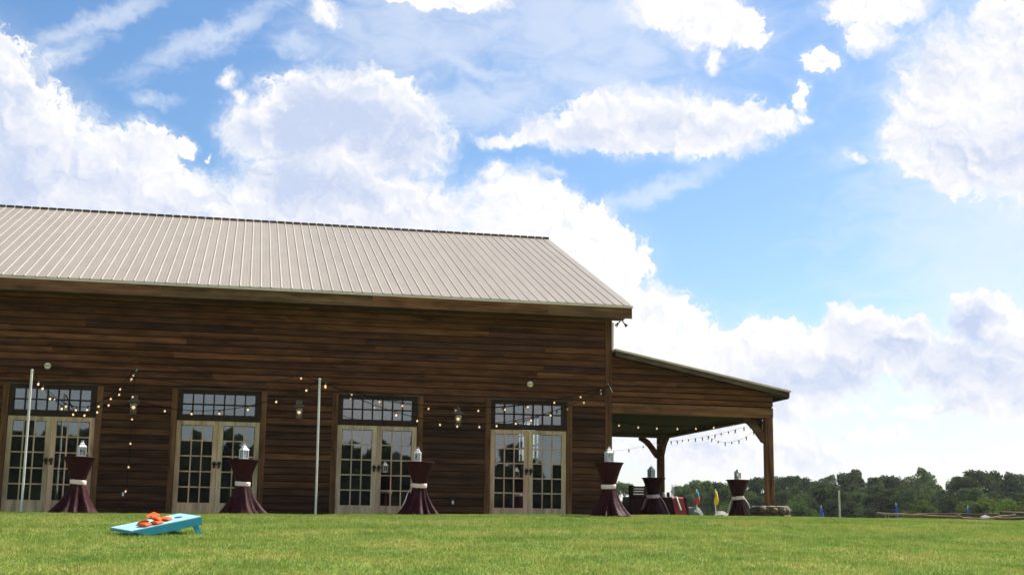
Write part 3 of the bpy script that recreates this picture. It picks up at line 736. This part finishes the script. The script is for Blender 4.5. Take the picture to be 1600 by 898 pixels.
def lantern(x, y, z, label, rz=0.0, s=1.0, m=None):
    m = m or M_WHITE
    l = empty('candle_lantern', (x, y, z), label, 'lantern', 'white lanterns on the tall tables', rz); w, h = .075*s, .19*s
    mb = MB(); mb.box(-w, w, -w, w, 0, .022*s); mb.box(-w*.9, w*.9, -w*.9, w*.9, .0225*s, .032*s); mb.build('base', m, l)
    mb = MB(); q = w*.86
    for sx in (-1, 1):
        for sy in (-1, 1): mb.box(sx*q-.009*s, sx*q+.009*s, sy*q-.009*s, sy*q+.009*s, .033*s, h)
    for sx in (-1, 1):
        mb.box(sx*q-.005, sx*q+.005, -.004, .004, .033*s, h); mb.box(-.004, .004, sx*q-.005, sx*q+.005, .033*s, h)
    mb.build('frame', m, l)
    mb = MB()
    for sx in (-1, 1):
        mb.box(sx*q*.93-.0015, sx*q*.93+.0015, -q*.9, q*.9, .034*s, h-.002); mb.box(-q*.9, q*.9, sx*q*.93-.0014, sx*q*.93+.0014, .034*s, h-.002)
    mb.build('glass', M_CLEAR, l)
    mb = MB(); a_ = [(-w*1.05, -w*1.05), (w*1.05, -w*1.05), (w*1.05, w*1.05), (-w*1.05, w*1.05)]
    lv = [(1.0, h+.0005), (1.0, h+.012*s), (.55, h+.055*s), (.50, h+.056*s), (.48, h+.085*s), (.12, h+.105*s)]
    vs = [(px*k_, py*k_, zz) for k_, zz in lv for px, py in a_]
    fs = [(3, 2, 1, 0), (20, 21, 22, 23)]+[(i*4+k_, i*4+(k_+1) % 4, i*4+4+(k_+1) % 4, i*4+4+k_) for i in range(5) for k_ in range(4)]
    mb.add(vs, fs); mb.build('roof', m, l)
    mb = MB(); mb.tube([(math.cos(t)*.024*s, 0, h+.118*s+math.sin(t)*.022*s) for t in [k_*math.pi/5 for k_ in range(11)]], .004*s, 5); mb.build('ring', m, l)
    MB().lathe([(.03*s, .033*s), (.03*s, .10*s), (.0001, .103*s)], 12).build('candle', M_CREAM, l)
TT = [(-.80, -3.53, 'burgundy draped table before the leftmost door, its pale sash tied low', None, .46),
      (2.30, -3.25, 'burgundy draped table before the right leaf of the second door', None, .44),
      (5.87, -3.08, 'burgundy draped table right of the third door with sash hanging at its left', [(R(200), .42, .035)], .41),
      (9.53, -4.42, 'burgundy draped table at the barn corner left of the porch', None, .42),
      (12.42, 1.58, 'burgundy draped table under the porch before the long low table', [(R(188), .34, .035), (R(-12), .50, .02)], .42),
      (14.68, 1.63, 'burgundy draped table beside the front porch post', [(R(195), .40, .055), (R(-14), .45, .02)], .39)]
LL = ['white candle lantern on the table before the leftmost door', 'white candle lantern on the table before the second door', 'white candle lantern on the table right of the third door',
      'white candle lantern on the table at the barn corner', 'small white lantern on the porch table left of the rear post', 'thin white lantern against the sky on the table by the front porch post']
for i, (x, y, lab, tl, ft) in enumerate(TT):
    X, Y, Z = table(x, y, lab, 11+i*7, 1.09 if i < 4 else 1.07, tl, ft)
    lantern(X+(.03, 0, -.05, .01, -.06, .0)[i], Y, Z, LL[i], R((20, 35, -15, 10, 30, 40)[i]), (.95, .93, .9, .95, .95, .9)[i])

# ------------------------------------------------------------------ the long table at the back of the porch
LT = (13.42, 6.05); lt0, lt1, ly0, ly1, lz = 13.14, 14.84, 6.0, 6.72, .66
t = empty('long_table', ((lt0+lt1)/2, ly0, -.045), 'long low table under a burgundy cloth at the back of the porch', 'table')
def drape(x0, x1, y0, y1, z0, z1, flare, seed, n=30):
    r = random.Random(seed); ring = []
    for k in range(n): ring.append((x0+(x1-x0)*k/n, y0, 0, -1))
    for k in range(n//2): ring.append((x1, y0+(y1-y0)*2*k/n, 1, 0))
    for k in range(n): ring.append((x1-(x1-x0)*k/n, y1, 0, 1))
    for k in range(n//2): ring.append((x0, y1-(y1-y0)*2*k/n, -1, 0))
    vs = []; m_ = len(ring); lv = [(z1, 0), (z1-.01, .008), (z1-.15, .02), (z0+.2, .7), (z0, 1)]
    wv = [r.uniform(-1, 1) for _ in range(m_)]
    for zz, f in lv:
        for k, (px, py, nx, ny) in enumerate(ring):
            o = f*flare+.035*f*math.sin(k*1.9)+.02*f*wv[k]
            vs.append((px+nx*o, py+ny*o, zz))
    fs = [tuple(range(m_))[::1]]+[(i*m_+k, (i+1)*m_+k, (i+1)*m_+(k+1) % m_, i*m_+(k+1) % m_) for i in range(4) for k in range(m_)]
    return MB().add(vs, fs, True)
cx_ = (lt0+lt1)/2
drape(lt0-cx_, lt1-cx_, 0, ly1-ly0, .0, lz+.045, .10, 5).build('cloth', M_CLOTH, t)
mb = MB()
for sx in (-1, 1):
    for sy in (.08, .62): mb.box(sx*.78-.02, sx*.78+.02, sy, sy+.04, 0, lz)
mb.build('leg', M_IRON, t)
tz = lz+.003
r_ = empty('table_runner', (14.55, ly0, tz), 'bright red runner hanging over the right front end of the long table', 'table runner')
M_RED = plain('red_cloth', (.32, .025, .035), .6, 0, .2, 12)
mb = MB(); w_ = .17
pts = [(0, .6, .004), (0, -.022, .004), (.02, -.05, -.06), (.08, -.14, -.50), (.10, -.17, -.72)]
vs = [(p[0]+e*w_, p[1], p[2]) for p in pts for e in (-1, -.33, .33, 1)]
vs = [(a, b_+(.012 if k % 4 in (1, 2) and k > 7 else 0), c) for k, (a, b_, c) in enumerate(vs)]
nn = len(vs); vs += [(a, b_+.006, c-.004) for a, b_, c in vs]
fs = [(4*i+k, 4*i+4+k, 4*i+5+k, 4*i+1+k) for i in range(4) for k in range(3)]; fs += [tuple(reversed([nn+q for q in f])) for f in fs]
mb.add(vs, fs, True).build('cloth', M_RED, r_)
mb = MB(); mb.tube([(-.03, .1, .016), (-.03, -.04, .012), (.0, -.10, -.15), (.06, -.145, -.36)], [.016, .018, .022, .026], 6); mb.build('ribbon', M_WHITE, r_)
c = empty('wooden_crate', (13.56, 6.35, tz), 'dark slatted wooden crate standing at the left end of the long table', 'crate', None, R(4))
for k in range(4): MB().box(-.23, .23, -.02, .0, .02+k*.075, .02+k*.075+.058).build('slat', M_WX, c, color=(.10, .065, .04))
for k in range(4): MB().box(-.23, .23, .26, .28, .02+k*.075, .02+k*.075+.058).build('slat', M_WX, c, color=(.10, .065, .04))
for sx in (-1, 1): MB().box(sx*.232-.012, sx*.232+.012, -.03, .29, 0, .33).build('end_panel', M_WZ, c, color=(.05, .035, .025))
MB().box(-.218, .218, .001, .259, .0, .015).build('bottom_board', M_WX, c, color=(.06, .04, .03))
M_JAR = glass('jar_glass', .12, (.85, .9, .85))
for x, y, lab, h, r2, kind in ((14.25, 6.3, 'white candle jar on the long table beside the rear post', .12, .055, 'candle'), (14.08, 6.42, 'squat dark jar on the long table behind the burgundy tall table', .13, .05, 'dark'), (14.38, 6.28, 'short dark jar on the long table left of the red runner', .12, .05, 'dark'), (14.56, 6.4, 'tall clear glass vase on the runner end of the long table', .27, .045, 'vase')):
    j = empty('vase' if kind == 'vase' else 'jar', (x, y, tz+.008), lab, 'vase' if kind == 'vase' else 'jar')
    MB().lathe([(r2*.9, 0), (r2, .015), (r2, h*.75), (r2*.8, h*.85), (r2*.85, h)], 14).build('body', {'candle': M_WHITE, 'dark': M_IRON, 'vase': M_CLEAR}[kind], j)
    if kind != 'vase': MB().lathe([(r2*.88, h+.001), (r2*.88, h+.02), (.001, h+.022)], 14).build('lid', M_IRON if kind == 'dark' else M_CREAM, j)
    else:
        mb = MB()
        for a in (0, 2.1, 4.2): mb.tube([(0, 0, .01), (.02*math.cos(a), .02*math.sin(a), h*.8), (.05*math.cos(a), .05*math.sin(a), h+.10)], .006, 5)
        mb.build('stem', M_WHITE, j)

# ------------------------------------------------------------------ stone footing of the front post
M_STONE, g, b = mat('field_stone', rough=.85)
c0 = g.N.new('ShaderNodeObjectInfo').outputs['Color']; n = g.noise(coords(g), 14, 5, .65)
c = g.v('SCALE', c0); g.L.new(g.step(n, .2, .8, .55, 1.4), c.node.inputs['Scale']); g.L.new(c, b.inputs['Base Color']); bump(g, b, n, .6, .02)
pier = empty('stone_footing', (14.86, .02, -.03), 'low round stone footing around the foot of the front porch post', 'stone footing')
r = random.Random(4)
for ring, (zr, rad, cnt) in enumerate(((.085, .42, 12), (.255, .40, 12))):
    for k in range(cnt):
        a = 2*math.pi*(k+.5*ring)/cnt+r.uniform(-.08, .08); s_ = rad*2*math.pi/cnt*.5
        mb = MB(); mb.ball((0, 0, 0), 1, 7, 5); mb.v = [(px*(s_*1.12+r.uniform(-.012, .012)), py*(.11+r.uniform(-.015, .015)), pz*(.096+r.uniform(-.01, .01))) for px, py, pz in mb.v]
        o = mb.build('stone', M_STONE, pier, (rad*math.cos(a), rad*math.sin(a), zr+r.uniform(-.008, .008)), tuple(r.uniform(.6, 1.3)*q for q in (.10, .072, .044)))
        o.rotation_euler = (0, r.uniform(-.15, .15), a+math.pi/2)
MB().lathe([(.37, .0), (.37, .33), (.0001, .335)], 20).build('core', plain('mortar', (.16, .14, .11), .9), pier)
for k in range(9):
    a = 2*math.pi*k/9+.2; mb = MB(); mb.ball((0, 0, 0), 1, 7, 4); mb.v = [(px*(.15+r.uniform(-.02, .02)), py*(.13+r.uniform(-.02, .02)), pz*.03) for px, py, pz in mb.v]
    mb.build('cap_stone', M_STONE, pier, (.32*math.cos(a), .32*math.sin(a), .352), (.28, .24, .18)).rotation_euler = (0, 0, a)
MB().box(-.14, .14, -.14, .14, .3351, .3495).build('plinth', M_STONE, pier, color=(.3, .25, .2))

# ------------------------------------------------------------------ cornhole board and bean bags
M_TEAL = plain('teal_paint', (.012, .25, .38), .42, 0, .10, 5)
M_TEALTOP = plain('sunlit_teal_board_top', (.33, .60, .74), .35, 0, .10, 4)  # glancing sun on the deck is painted in as a paler blue
AX = Vector((.815, .58, 0)).normalized(); gx, gy = .70, -9.5
bz = float(gz(gx, gy))
board = empty('cornhole_board', (gx, gy, bz+.035), 'turquoise cornhole board on the lawn with orange bean bags lying on it', 'cornhole board', None, math.atan2(AX.y, AX.x))
BL, BWd = 1.22, .61
hi = float(gz(gx+AX.x*BL, gy+AX.y*BL))-bz
T0, T1 = .058, .245+hi            # height of the top above the near low corner at both ends
th_ = math.atan2(T1-T0, BL); tilt_ = Matrix.Rotation(.072, 4, 'X')@Matrix.Rotation(-th_, 4, 'Y')
deck = MB()
hx, hy, hr = .99, BWd/2, .076; N_ = 24
outer = []; inner = []
for k in range(N_):
    a = 2*math.pi*k/N_; c_, s_ = math.cos(a), math.sin(a)
    inner.append((hx+hr*c_, hy+hr*s_))
    t_ = min((BL-hx)/c_ if c_ > 1e-6 else 1e9, (0-hx)/c_ if c_ < -1e-6 else 1e9, (BWd-hy)/s_ if s_ > 1e-6 else 1e9, (0-hy)/s_ if s_ < -1e-6 else 1e9)
    outer.append((hx+t_*c_, hy+t_*s_))
# add the four corners as separate wedges of the fan
vs = []; fs = []
poly = []
cor = [(0, 0), (BL, 0), (BL, BWd), (0, BWd)]
def ang(p): return math.atan2(p[1]-hy, p[0]-hx) % (2*math.pi)
ring = sorted([(ang(p), p, (hx+hr*math.cos(ang(p)), hy+hr*math.sin(ang(p)))) for p in outer+cor])
m_ = len(ring)
for zz in (0, -.014):
    vs += [(p[1][0], p[1][1], zz) for p in ring]+[(p[2][0], p[2][1], zz) for p in ring]
for k in range(m_):
    k2 = (k+1) % m_
    fs += [(k, k2, m_+k2, m_+k), (2*m_+k2, 2*m_+k, 3*m_+k, 3*m_+k2), (m_+k, m_+k2, 3*m_+k2, 3*m_+k), (k2, k, 2*m_+k, 2*m_+k2)]
deck.add(vs, fs)
def tilted(o): o.matrix_local = Matrix.Translation((0, 0, T0))@tilt_; return o
tilted(deck.build('deck', M_TEALTOP, board))
for y in (0.0, BWd-.02):
    o = MB().prism([(.012, -.0145), (.012, -.03), (.30, -.125), (BL, -.135), (BL, -.0145)], y, y+.02).build('side_rail', M_TEAL, board); tilted(o)
tilted(MB().box(0, .0115, .0, BWd, -.05, -.0145).build('end_rail', M_TEAL, board))
tilted(MB().box(BL-.02, BL-.0005, .021, BWd-.021, -.135, -.0145).build('end_rail', M_TEAL, board))
for y in (.023, BWd-.043-.0):
    lg = hi
    o = MB().prism([(BL-.17, T1-.11), (BL-.07, T1-.10), (BL+.06, hi-.06), (BL-.04, hi-.06)], y, y+.02).build('leg', M_TEAL, board)
M_BAG = plain('orange_duck_cloth', (.62, .105, .020), .75, 0, .15, 25, .2)
r = random.Random(9)
def bag(u, w, h, tilt, lab, rz, fold=0):
    n = 9; vs = []
    for j in range(n):
        for i in range(n):
            a, b_ = i/(n-1)*2-1, j/(n-1)*2-1
            e = max(0, (1-abs(a)**3.2)*(1-abs(b_)**3.2))**.5
            vs.append((a*.090*(1-.07*b_*b_), b_*.090*(1-.07*a*a), e*.031*(1+.25*math.sin(3*a+2*b_+u*9))+fold*a*a*.03))
    m_ = len(vs); vs += [(x, y, fold*(x/.085)**2*.03-(z-fold*(x/.085)**2*.03)*.6-.001) for x, y, z in vs]
    fs = []
    for j in range(n-1):
        for i in range(n-1):
            q = j*n+i; fs += [(q, q+1, q+n+1, q+n), (m_+q+n, m_+q+n+1, m_+q+1, m_+q)]
    bd = [i for i in range(n)]+[j*n+n-1 for j in range(1, n)]+[(n-1)*n+i for i in range(n-2, -1, -1)]+[j*n for j in range(n-2, 0, -1)]
    fs += [(bd[(k+1) % len(bd)], bd[k], m_+bd[k], m_+bd[(k+1) % len(bd)]) for k in range(len(bd))]
    me = MB().add(vs, fs, True).mesh('bean_bag', M_BAG); o = link('bean_bag', me)
    Mx = Matrix.Translation((gx, gy, bz+.035))@Matrix.Rotation(math.atan2(AX.y, AX.x), 4, 'Z')@Matrix.Translation((0, 0, T0))@tilt_@Matrix.Translation((u, w, h))
    o.matrix_world = Mx@Matrix.Rotation(rz, 4, 'Z')@Matrix.Rotation(tilt[0], 4, 'X')@Matrix.Rotation(tilt[1], 4, 'Y')
    tag(o, lab, 'bean bag', 'orange bean bags on the board')
bag(.30, .13, .022, (.05, 0), 'orange bean bag lying nearest the low end of the board', .4)
bag(.40, .33, .022, (.0, .08), 'orange bean bag half hidden behind the one nearest the low end', .9)
bag(.50, .12, .022, (.04, 0), 'orange bean bag at the front under the stack', .2)
bag(.53, .20, .070, (.25, .1), 'orange bean bag lying on top of the front one in the stack', .7)
bag(.50, .22, .112, (.18, -.12), 'orange bean bag topmost on the stack, tipping to the left', .1, .4)
bag(.74, .25, .022, (.12, .1), 'orange bean bag right of the stack, nearest the hole', .5)

# ------------------------------------------------------------------ beyond the lawn
M_POST = plain('weathered_pale_wood', (.42, .38, .32), .8)
p = empty('marker_post', (31.17, 30, float(gz(31.17, 30))), 'thin pale wooden post standing alone before the trees', 'post')
zb = float(gz(31.17, 30)); MB().tube([(0, 0, -.3), (-.02, 0, 1.67-zb)], .05, 8).build('shaft', M_POST, p); MB().lathe([(.06, 1.67-zb), (.06, 1.72-zb), (.001, 1.75-zb)], 8, -.02).build('cap', M_POST, p)
def flag(x, y, zt, zl, cols, lab, name='furled_flag', w=.085, group='furled flags beyond the porch'):
    b0 = float(gz(x, y)); f = empty(name, (x, y, b0), lab, 'flag', group)
    MB().tube([(0, 0, -.1), (0, 0, zt-b0+.02)], .018, 8).build('pole', M_WHITE, f); MB().ball((0, 0, zt-b0+.035), .024, 8, 6).build('finial', M_WHITE, f)
    z0, z1 = zl-b0, zt-b0; n = len(cols)
    for i, m_ in enumerate(cols):
        a, c = z1-(z1-z0)*i/n, z1-(z1-z0)*(i+1)/n; q = []
        for k in range(7):
            zz = a+(c-a)*k/6; tt = (z1-zz)/(z1-z0); rad = w*(.22+.95*min(tt/.72, max(.3, (1.25-tt)/.53))); q.append((rad, zz))
        MB().lathe(q[::-1], 14, .02, 0, lambda r0, z_, an: (r0*(1+.25*math.cos(4*an+z_*6)+.12*math.cos(7*an)), z_+.03*math.cos(an)*(1 if z_ < z1-.05 else 0))).build('cloth', m_, f)
M_FR, M_FT, M_FY, M_FB = plain('flag_red', (.55, .03, .03), .7), plain('flag_teal', (.02, .20, .30), .7), plain('flag_yellow', (.75, .48, .04), .7), plain('flag_blue', (.012, .05, .38), .7)
flag(17.30, 12, 1.03, .60, [M_FT, M_FR], 'furled flag in teal and red beyond the porch')
flag(17.97, 12, 1.05, .58, [M_FY], 'furled yellow flag beyond the porch', w=.075)
for x, y, zt, zl, lab in ((34.85, 40, 1.14, .5, 'blue furled flag left of the thin pale post'), (39.51, 40, 1.38, .5, 'blue furled flag left of the round clipped bush'), (44.08, 40, 1.30, .5, 'blue furled flag before the broad bush at right')):
    flag(x, y, zt, zl, [M_FB], lab, w=.085, group='blue furled flags before the trees')
def rock(name, x, y, sx, sy, sz, seed, col, lab):
    r = random.Random(seed); bm = bmesh.new(); bmesh.ops.create_icosphere(bm, subdivisions=2, radius=1)
    for v in bm.verts:
        k_ = 1+r.uniform(-.13, .13); v.co = Vector((v.co.x*sx*k_, v.co.y*sy*k_, max(v.co.z, -.5)*sz*k_))
    me = bpy.data.meshes.new(name); bm.to_mesh(me); bm.free(); me.materials.append(M_STONE)
    o = link(name, me, None, (x, y, float(gz(x, y))+.2*sz), (*col,)); return tag(o, lab, 'rock', 'pale rocks beyond the lawn')
rock('rock', 17.22, 12.2, .40, .35, .42, 2, (.13, .14, .13), 'grey rock at the foot of the teal and red flag')
rock('rock', 18.25, 12.1, .36, .3, .30, 3, (.24, .23, .20), 'pale flat rock right of the yellow flag')
rock('rock', 26.3, 9.3, .26, .25, .27, 6, (.34, .33, .31), 'pale grey rock propping the rail fence at right')
fence = empty('rail_fence', (26, 9, float(gz(26, 9))), 'low split rail fence of weathered logs lying along the right lawn edge', 'fence')
fz = fence.location.z
def log(A, B, rad=.07):
    sh = Vector((-.42, 0, -.075)); A, B = Vector(A)+sh-fence.location, Vector(B)+sh-fence.location; n = 7; pts = [A.lerp(B, i/n)+Vector((0, 0, rng.uniform(-.015, .015))) for i in range(n+1)]
    MB().tube(pts, [rad*.78*rng.uniform(.85, 1.12) for _ in pts], 7, True, False).build('rail', M_WX, fence, color=rng.choice([(.14, .10, .066), (.19, .14, .095), (.09, .066, .046)]))
for A, B, rad in (((22.7, 9, .42), (25.7, 9.0, .34), .055), ((24.2, 9.6, .40), (26.9, 9.3, .30), .05), ((24.6, 10, .43), (27.6, 9.7, .44), .06), ((26.6, 9.1, .30), (27.9, 9.4, .46), .06), ((27.5, 9.6, .50), (30.8, 10.0, .53), .075), ((26.9, 9.2, .32), (30.6, 9.0, .36), .07), ((27.7, 8.8, .25), (30.5, 8.9, .24), .06), ((25.2, 9.2, .36), (26.8, 8.9, .27), .05)):
    log(A, B, rad)
for x, y, h in ((23.1, 9.05, .45), (25.62, 9.05, .44), (27.7, 9.5, .46), (30.2, 9.6, .55)):
    x -= .42; h -= .075; b0 = float(gz(x, y)); MB().box(x-26-.06, x-26+.06, y-9-.06, y-9+.06, b0-fz-.2, h-fz).build('fence_post', M_WZ, fence, color=(.22, .17, .12), bevel=.01)

# ------------------------------------------------------------------ trees
def leaf_mat(name, stops, trans=.35):
    m, g, b = mat(name, rough=1.0, spec=.0)
    isl = g.N.new('ShaderNodeNewGeometry').outputs['Random Per Island']; ob = g.N.new('ShaderNodeObjectInfo')
    p = g.N.new('ShaderNodeTexCoord').outputs['Object']; cn = g.noise(p, .5, 3, .6)
    f = g.m('ADD', g.m('MULTIPLY', isl, .35), g.m('MULTIPLY', cn, .65))
    c = g.ramp(f, stops); c = g.mix(1.0, c, ob.outputs['Color'], 'MULTIPLY'); g.L.new(c, b.inputs['Base Color'])
    t = g.N.new('ShaderNodeBsdfTranslucent'); g.L.new(g.mix(.3, c, (.16, .20, .03, 1)), t.inputs[0]); mx = g.N.new('ShaderNodeMixShader'); mx.inputs[0].default_value = trans*.7
    o = [n for n in g.N if n.type == 'OUTPUT_MATERIAL'][0]; g.L.new(b.outputs[0], mx.inputs[1]); g.L.new(t.outputs[0], mx.inputs[2]); g.L.new(mx.outputs[0], o.inputs[0])
    return m
M_LEAF = leaf_mat('tree_leaves', [(.25, (.026, .045, .018)), (.5, (.044, .068, .025)), (.75, (.076, .100, .033))])
M_BARK = plain('bark', (.10, .08, .06), .9, 0, .3, 8)
def crown_points(r, kind):
    """centres and radii of leaf clumps for a tree 1 unit high"""
    L = []
    if kind == 'bush':
        for _ in range(26):
            a, q = r.uniform(0, 6.28), r.uniform(0, 1)**.5*.36; L.append((q*math.cos(a), q*math.sin(a), r.uniform(.15, .8)*(1-q*.6), r.uniform(.14, .22)))
    else:
        top = r.uniform(.28, .38)
        for _ in range(34):
            zz = r.uniform(.10, .95); wmax = top*math.sin(math.pi*min(1, (zz*.86+.14))**.8)+.05
            a, q = r.uniform(0, 6.28), r.random()**.5*wmax; L.append((q*math.cos(a), q*math.sin(a), zz, r.uniform(.065, .125)))
    return L
def leaf_cloud(seed, kind, n, size):
    r = random.Random(seed); q = np.random.default_rng(seed); L = np.array(crown_points(r, kind))
    w = L[:, 3]**2; idx = q.choice(len(L), n, p=w/w.sum()); d = q.normal(size=(n, 3)); d /= np.linalg.norm(d, axis=1)[:, None]
    rad = L[idx, 3]*(q.random(n)**.35)*(1+.25*(q.random(n)-.5)); c = L[idx, :3]+d*rad[:, None]*np.array([1, 1, .8])
    if kind == 'bush':
        s_ = np.maximum(1, np.sqrt((c[:, 0]**2+c[:, 1]**2)/.25+((c[:, 2]-.5)/.5)**2)); c[:, :2] /= s_[:, None]; c[:, 2] = .5+(c[:, 2]-.5)/s_
    nr = d+q.normal(size=(n, 3))*.7; nr /= np.linalg.norm(nr, axis=1)[:, None]
    t = np.cross(nr, q.normal(size=(n, 3))); t /= np.linalg.norm(t, axis=1)[:, None]; u = np.cross(nr, t)
    sz = size*(.6+.8*q.random(n))[:, None]
    V = np.stack([c-t*sz-u*sz*.5, c+t*sz-u*sz*.6, c+t*sz*.7+u*sz*.7, c-t*sz*.6+u*sz*.6], 1); return V, L
crowns = {'tree': [], 'bush': []}; trunks = []
for k in range(6):
    V, L = leaf_cloud(100+k, 'tree', 8000, .0140); crowns['tree'].append(tri_mesh('crown', V, M_LEAF))
    mb = MB(); mb.tube([(0, 0, -.05), (.006, 0, .2), (-.005, .004, .5), (.004, 0, .85)], [.022, .017, .012, .003], 7)
    for x, y, z_, rr_ in L[::3]: mb.tube([(0, 0, max(.05, z_-.16)), (x*.5, y*.5, z_-.05), (x, y, z_)], [.008, .005, .002], 4)
    trunks.append(mb.mesh('trunk', M_BARK))
for k in range(3): crowns['bush'].append(tri_mesh('crown', leaf_cloud(200+k, 'bush', 6000, .022)[0], M_LEAF))
tm_b = MB().tube([(0, 0, -.05), (0, 0, .4)], [.05, .02], 6).mesh('trunk', M_BARK)
def plant(az, top_el, dist, kind, name, label, cat, group, width=1.0, tint=(1, 1, 1), k=0):
    x, y = CAM.x+dist*math.sin(R(az)), CAM.y+dist*math.cos(R(az)); b0 = float(gz(x, y)); h = CAM.z+dist*math.tan(R(top_el))-b0
    t = empty(name, (x, y, b0), label, cat, group, rng.uniform(0, 6.28))
    c = link('crown', crowns[kind][k % len(crowns[kind])], t, None, tint); w_ = h*width; c.scale = (w_, w_, h)
    s_ = link('trunk', trunks[k % 6] if kind == 'tree' else tm_b, t); s_.scale = (w_, w_, h)
    return t
TREES= [(16.65, 2.0), (17.34, 1.37), (19.06, 1.8), (19.5, 2.03), (20.05, 2.14), (20.71, 2.01), (21.33, 1.93), (21.88, 2.1), (22.51, 2.19), (23.05, 2.22), (23.7, 2.38), (24.23, 2.22), (24.84, 2.07), (25.4, 2.34), (25.98, 2.39), (26.62, 2.53), (27.29, 2.32), (27.91, 2.32), (28.42, 2.19), (29.16, 2.64), (29.69, 1.95), (30.28, 2.22), (30.79, 2.38), (31.3, 2.56), (31.87, 2.51), (32.46, 2.45), (33.04, 2.35), (33.62, 2.27), (34.23, 2.4)]
for i, (az, el_) in enumerate(TREES):
    light = i in (0, 1, 19, 4)
    br = rng.choice((.75, .9, 1.0, 1.2, 1.45)); tint = (2.2, 2.1, 1.5) if light else tuple(q*br*rng.uniform(.92, 1.08) for q in (1, 1.06, .92))
    lab = ('pale yellow green tree seen left of the porch table', 'tiny treetop low in the gap behind the porch', 0, 0, 'pale tree among the dark ones behind the flags')[i] if i in (0, 1, 4) else ('tall pale airy tree rising above the round clipped bush' if i == 19 else 'tall dark leafy tree forming the skyline beyond the lawn')
    plant(az, el_+.05, rng.uniform(165, 205), 'tree', 'tree', lab, 'tree', None if light else 'dark trees of the wooded edge', rng.uniform(.75, 1.05), tint, i)
for i in range(34):
    az = 18.9+i*.46+rng.uniform(-.15, .15)
    if 17.1 < az < 18.9: continue
    plant(az, rng.uniform(1.4, 1.95), rng.uniform(135, 160), 'tree', 'tree', 'low dark tree standing in front of the taller wooded edge', 'tree', 'low trees before the wooded edge', rng.uniform(.9, 1.2), tuple(q*(.75, 1.0, 1.3, .85, 1.6)[i*7 % 5] for q in (1, 1.05, .92)), i+2)
for az, el_, d, w_, tint, lab in ((29.1, 1.50, 108, .95, (1.75, 1.6, 1.15), 'round clipped bush standing alone before the dark trees'), (24.3, 1.80, 112, .85, (1.35, 1.5, 1.2), 'broad dark bush right of the porch post before the trees'),
                            (31.2, 1.85, 112, 1.1, (1.8, 1.6, 1.1), 'broad olive bush behind the fence at right'), (32.4, 1.6, 106, 1.0, (2.3, 2.6, 1.1), 'bright green bush near the right edge'), (33.3, 2.1, 104, .9, (1.9, 1.9, 1.0), 'tall olive bush cut by the right edge of the picture'),
                            (16.95, 1.62, 100, .7, (2.2, 2.1, 1.5), 'light green bush behind the crate on the porch'), (21.2, 1.5, 125, .8, (1.6, 1.7, 1.1), 'small light green bush between the table and the porch post')):
    plant(az, el_, d, 'bush', 'bush', lab, 'bush', None, w_, tint, int(az))
# the wood on the far side of the lawn, seen only as the dark line mirrored in the panes
def far_wood():
    q = np.random.default_rng(77); out = []
    for k in range(110):
        V, _ = leaf_cloud(300+k % 8, 'tree', 700, .06); h = q.uniform(8, 12.5); x, y = -80+(k % 55)*3.2+q.uniform(-1, 1), -150-(k//55)*5+q.uniform(-3, 3)
        out.append(V*np.array([h*1.15, h*1.15, h])+np.array([x, y, float(gz(x, y))]))
    o = link('far_wood', tri_mesh('far_wood', np.concatenate(out), M_LEAF), None, None, (.35, .4, .33))
    tag(o, 'dark wood mirrored in the lower door panes', 'wood', kind='stuff')
far_wood()
print('objects', len(bpy.data.objects), 'tris', sum(len(o.data.loop_triangles) if o.type == 'MESH' and not o.data.calc_loop_triangles() else 0 for o in bpy.data.objects))

# ------------------------------------------------------------------ thin summer haze
hz = MB().box(-3200, 3200, -3200, 3600, -5.8, 15.5)
m = bpy.data.materials.new('haze'); m.use_nodes = True; nt = m.node_tree; nt.nodes.clear()
o_ = nt.nodes.new('ShaderNodeOutputMaterial'); v_ = nt.nodes.new('ShaderNodeVolumePrincipled')
v_.inputs['Color'].default_value = (.86, .92, 1, 1); v_.inputs['Density'].default_value = .00016; v_.inputs['Anisotropy'].default_value = .2
nt.links.new(v_.outputs[0], o_.inputs['Volume'])
tag(hz.build('haze', m), kind='stuff')
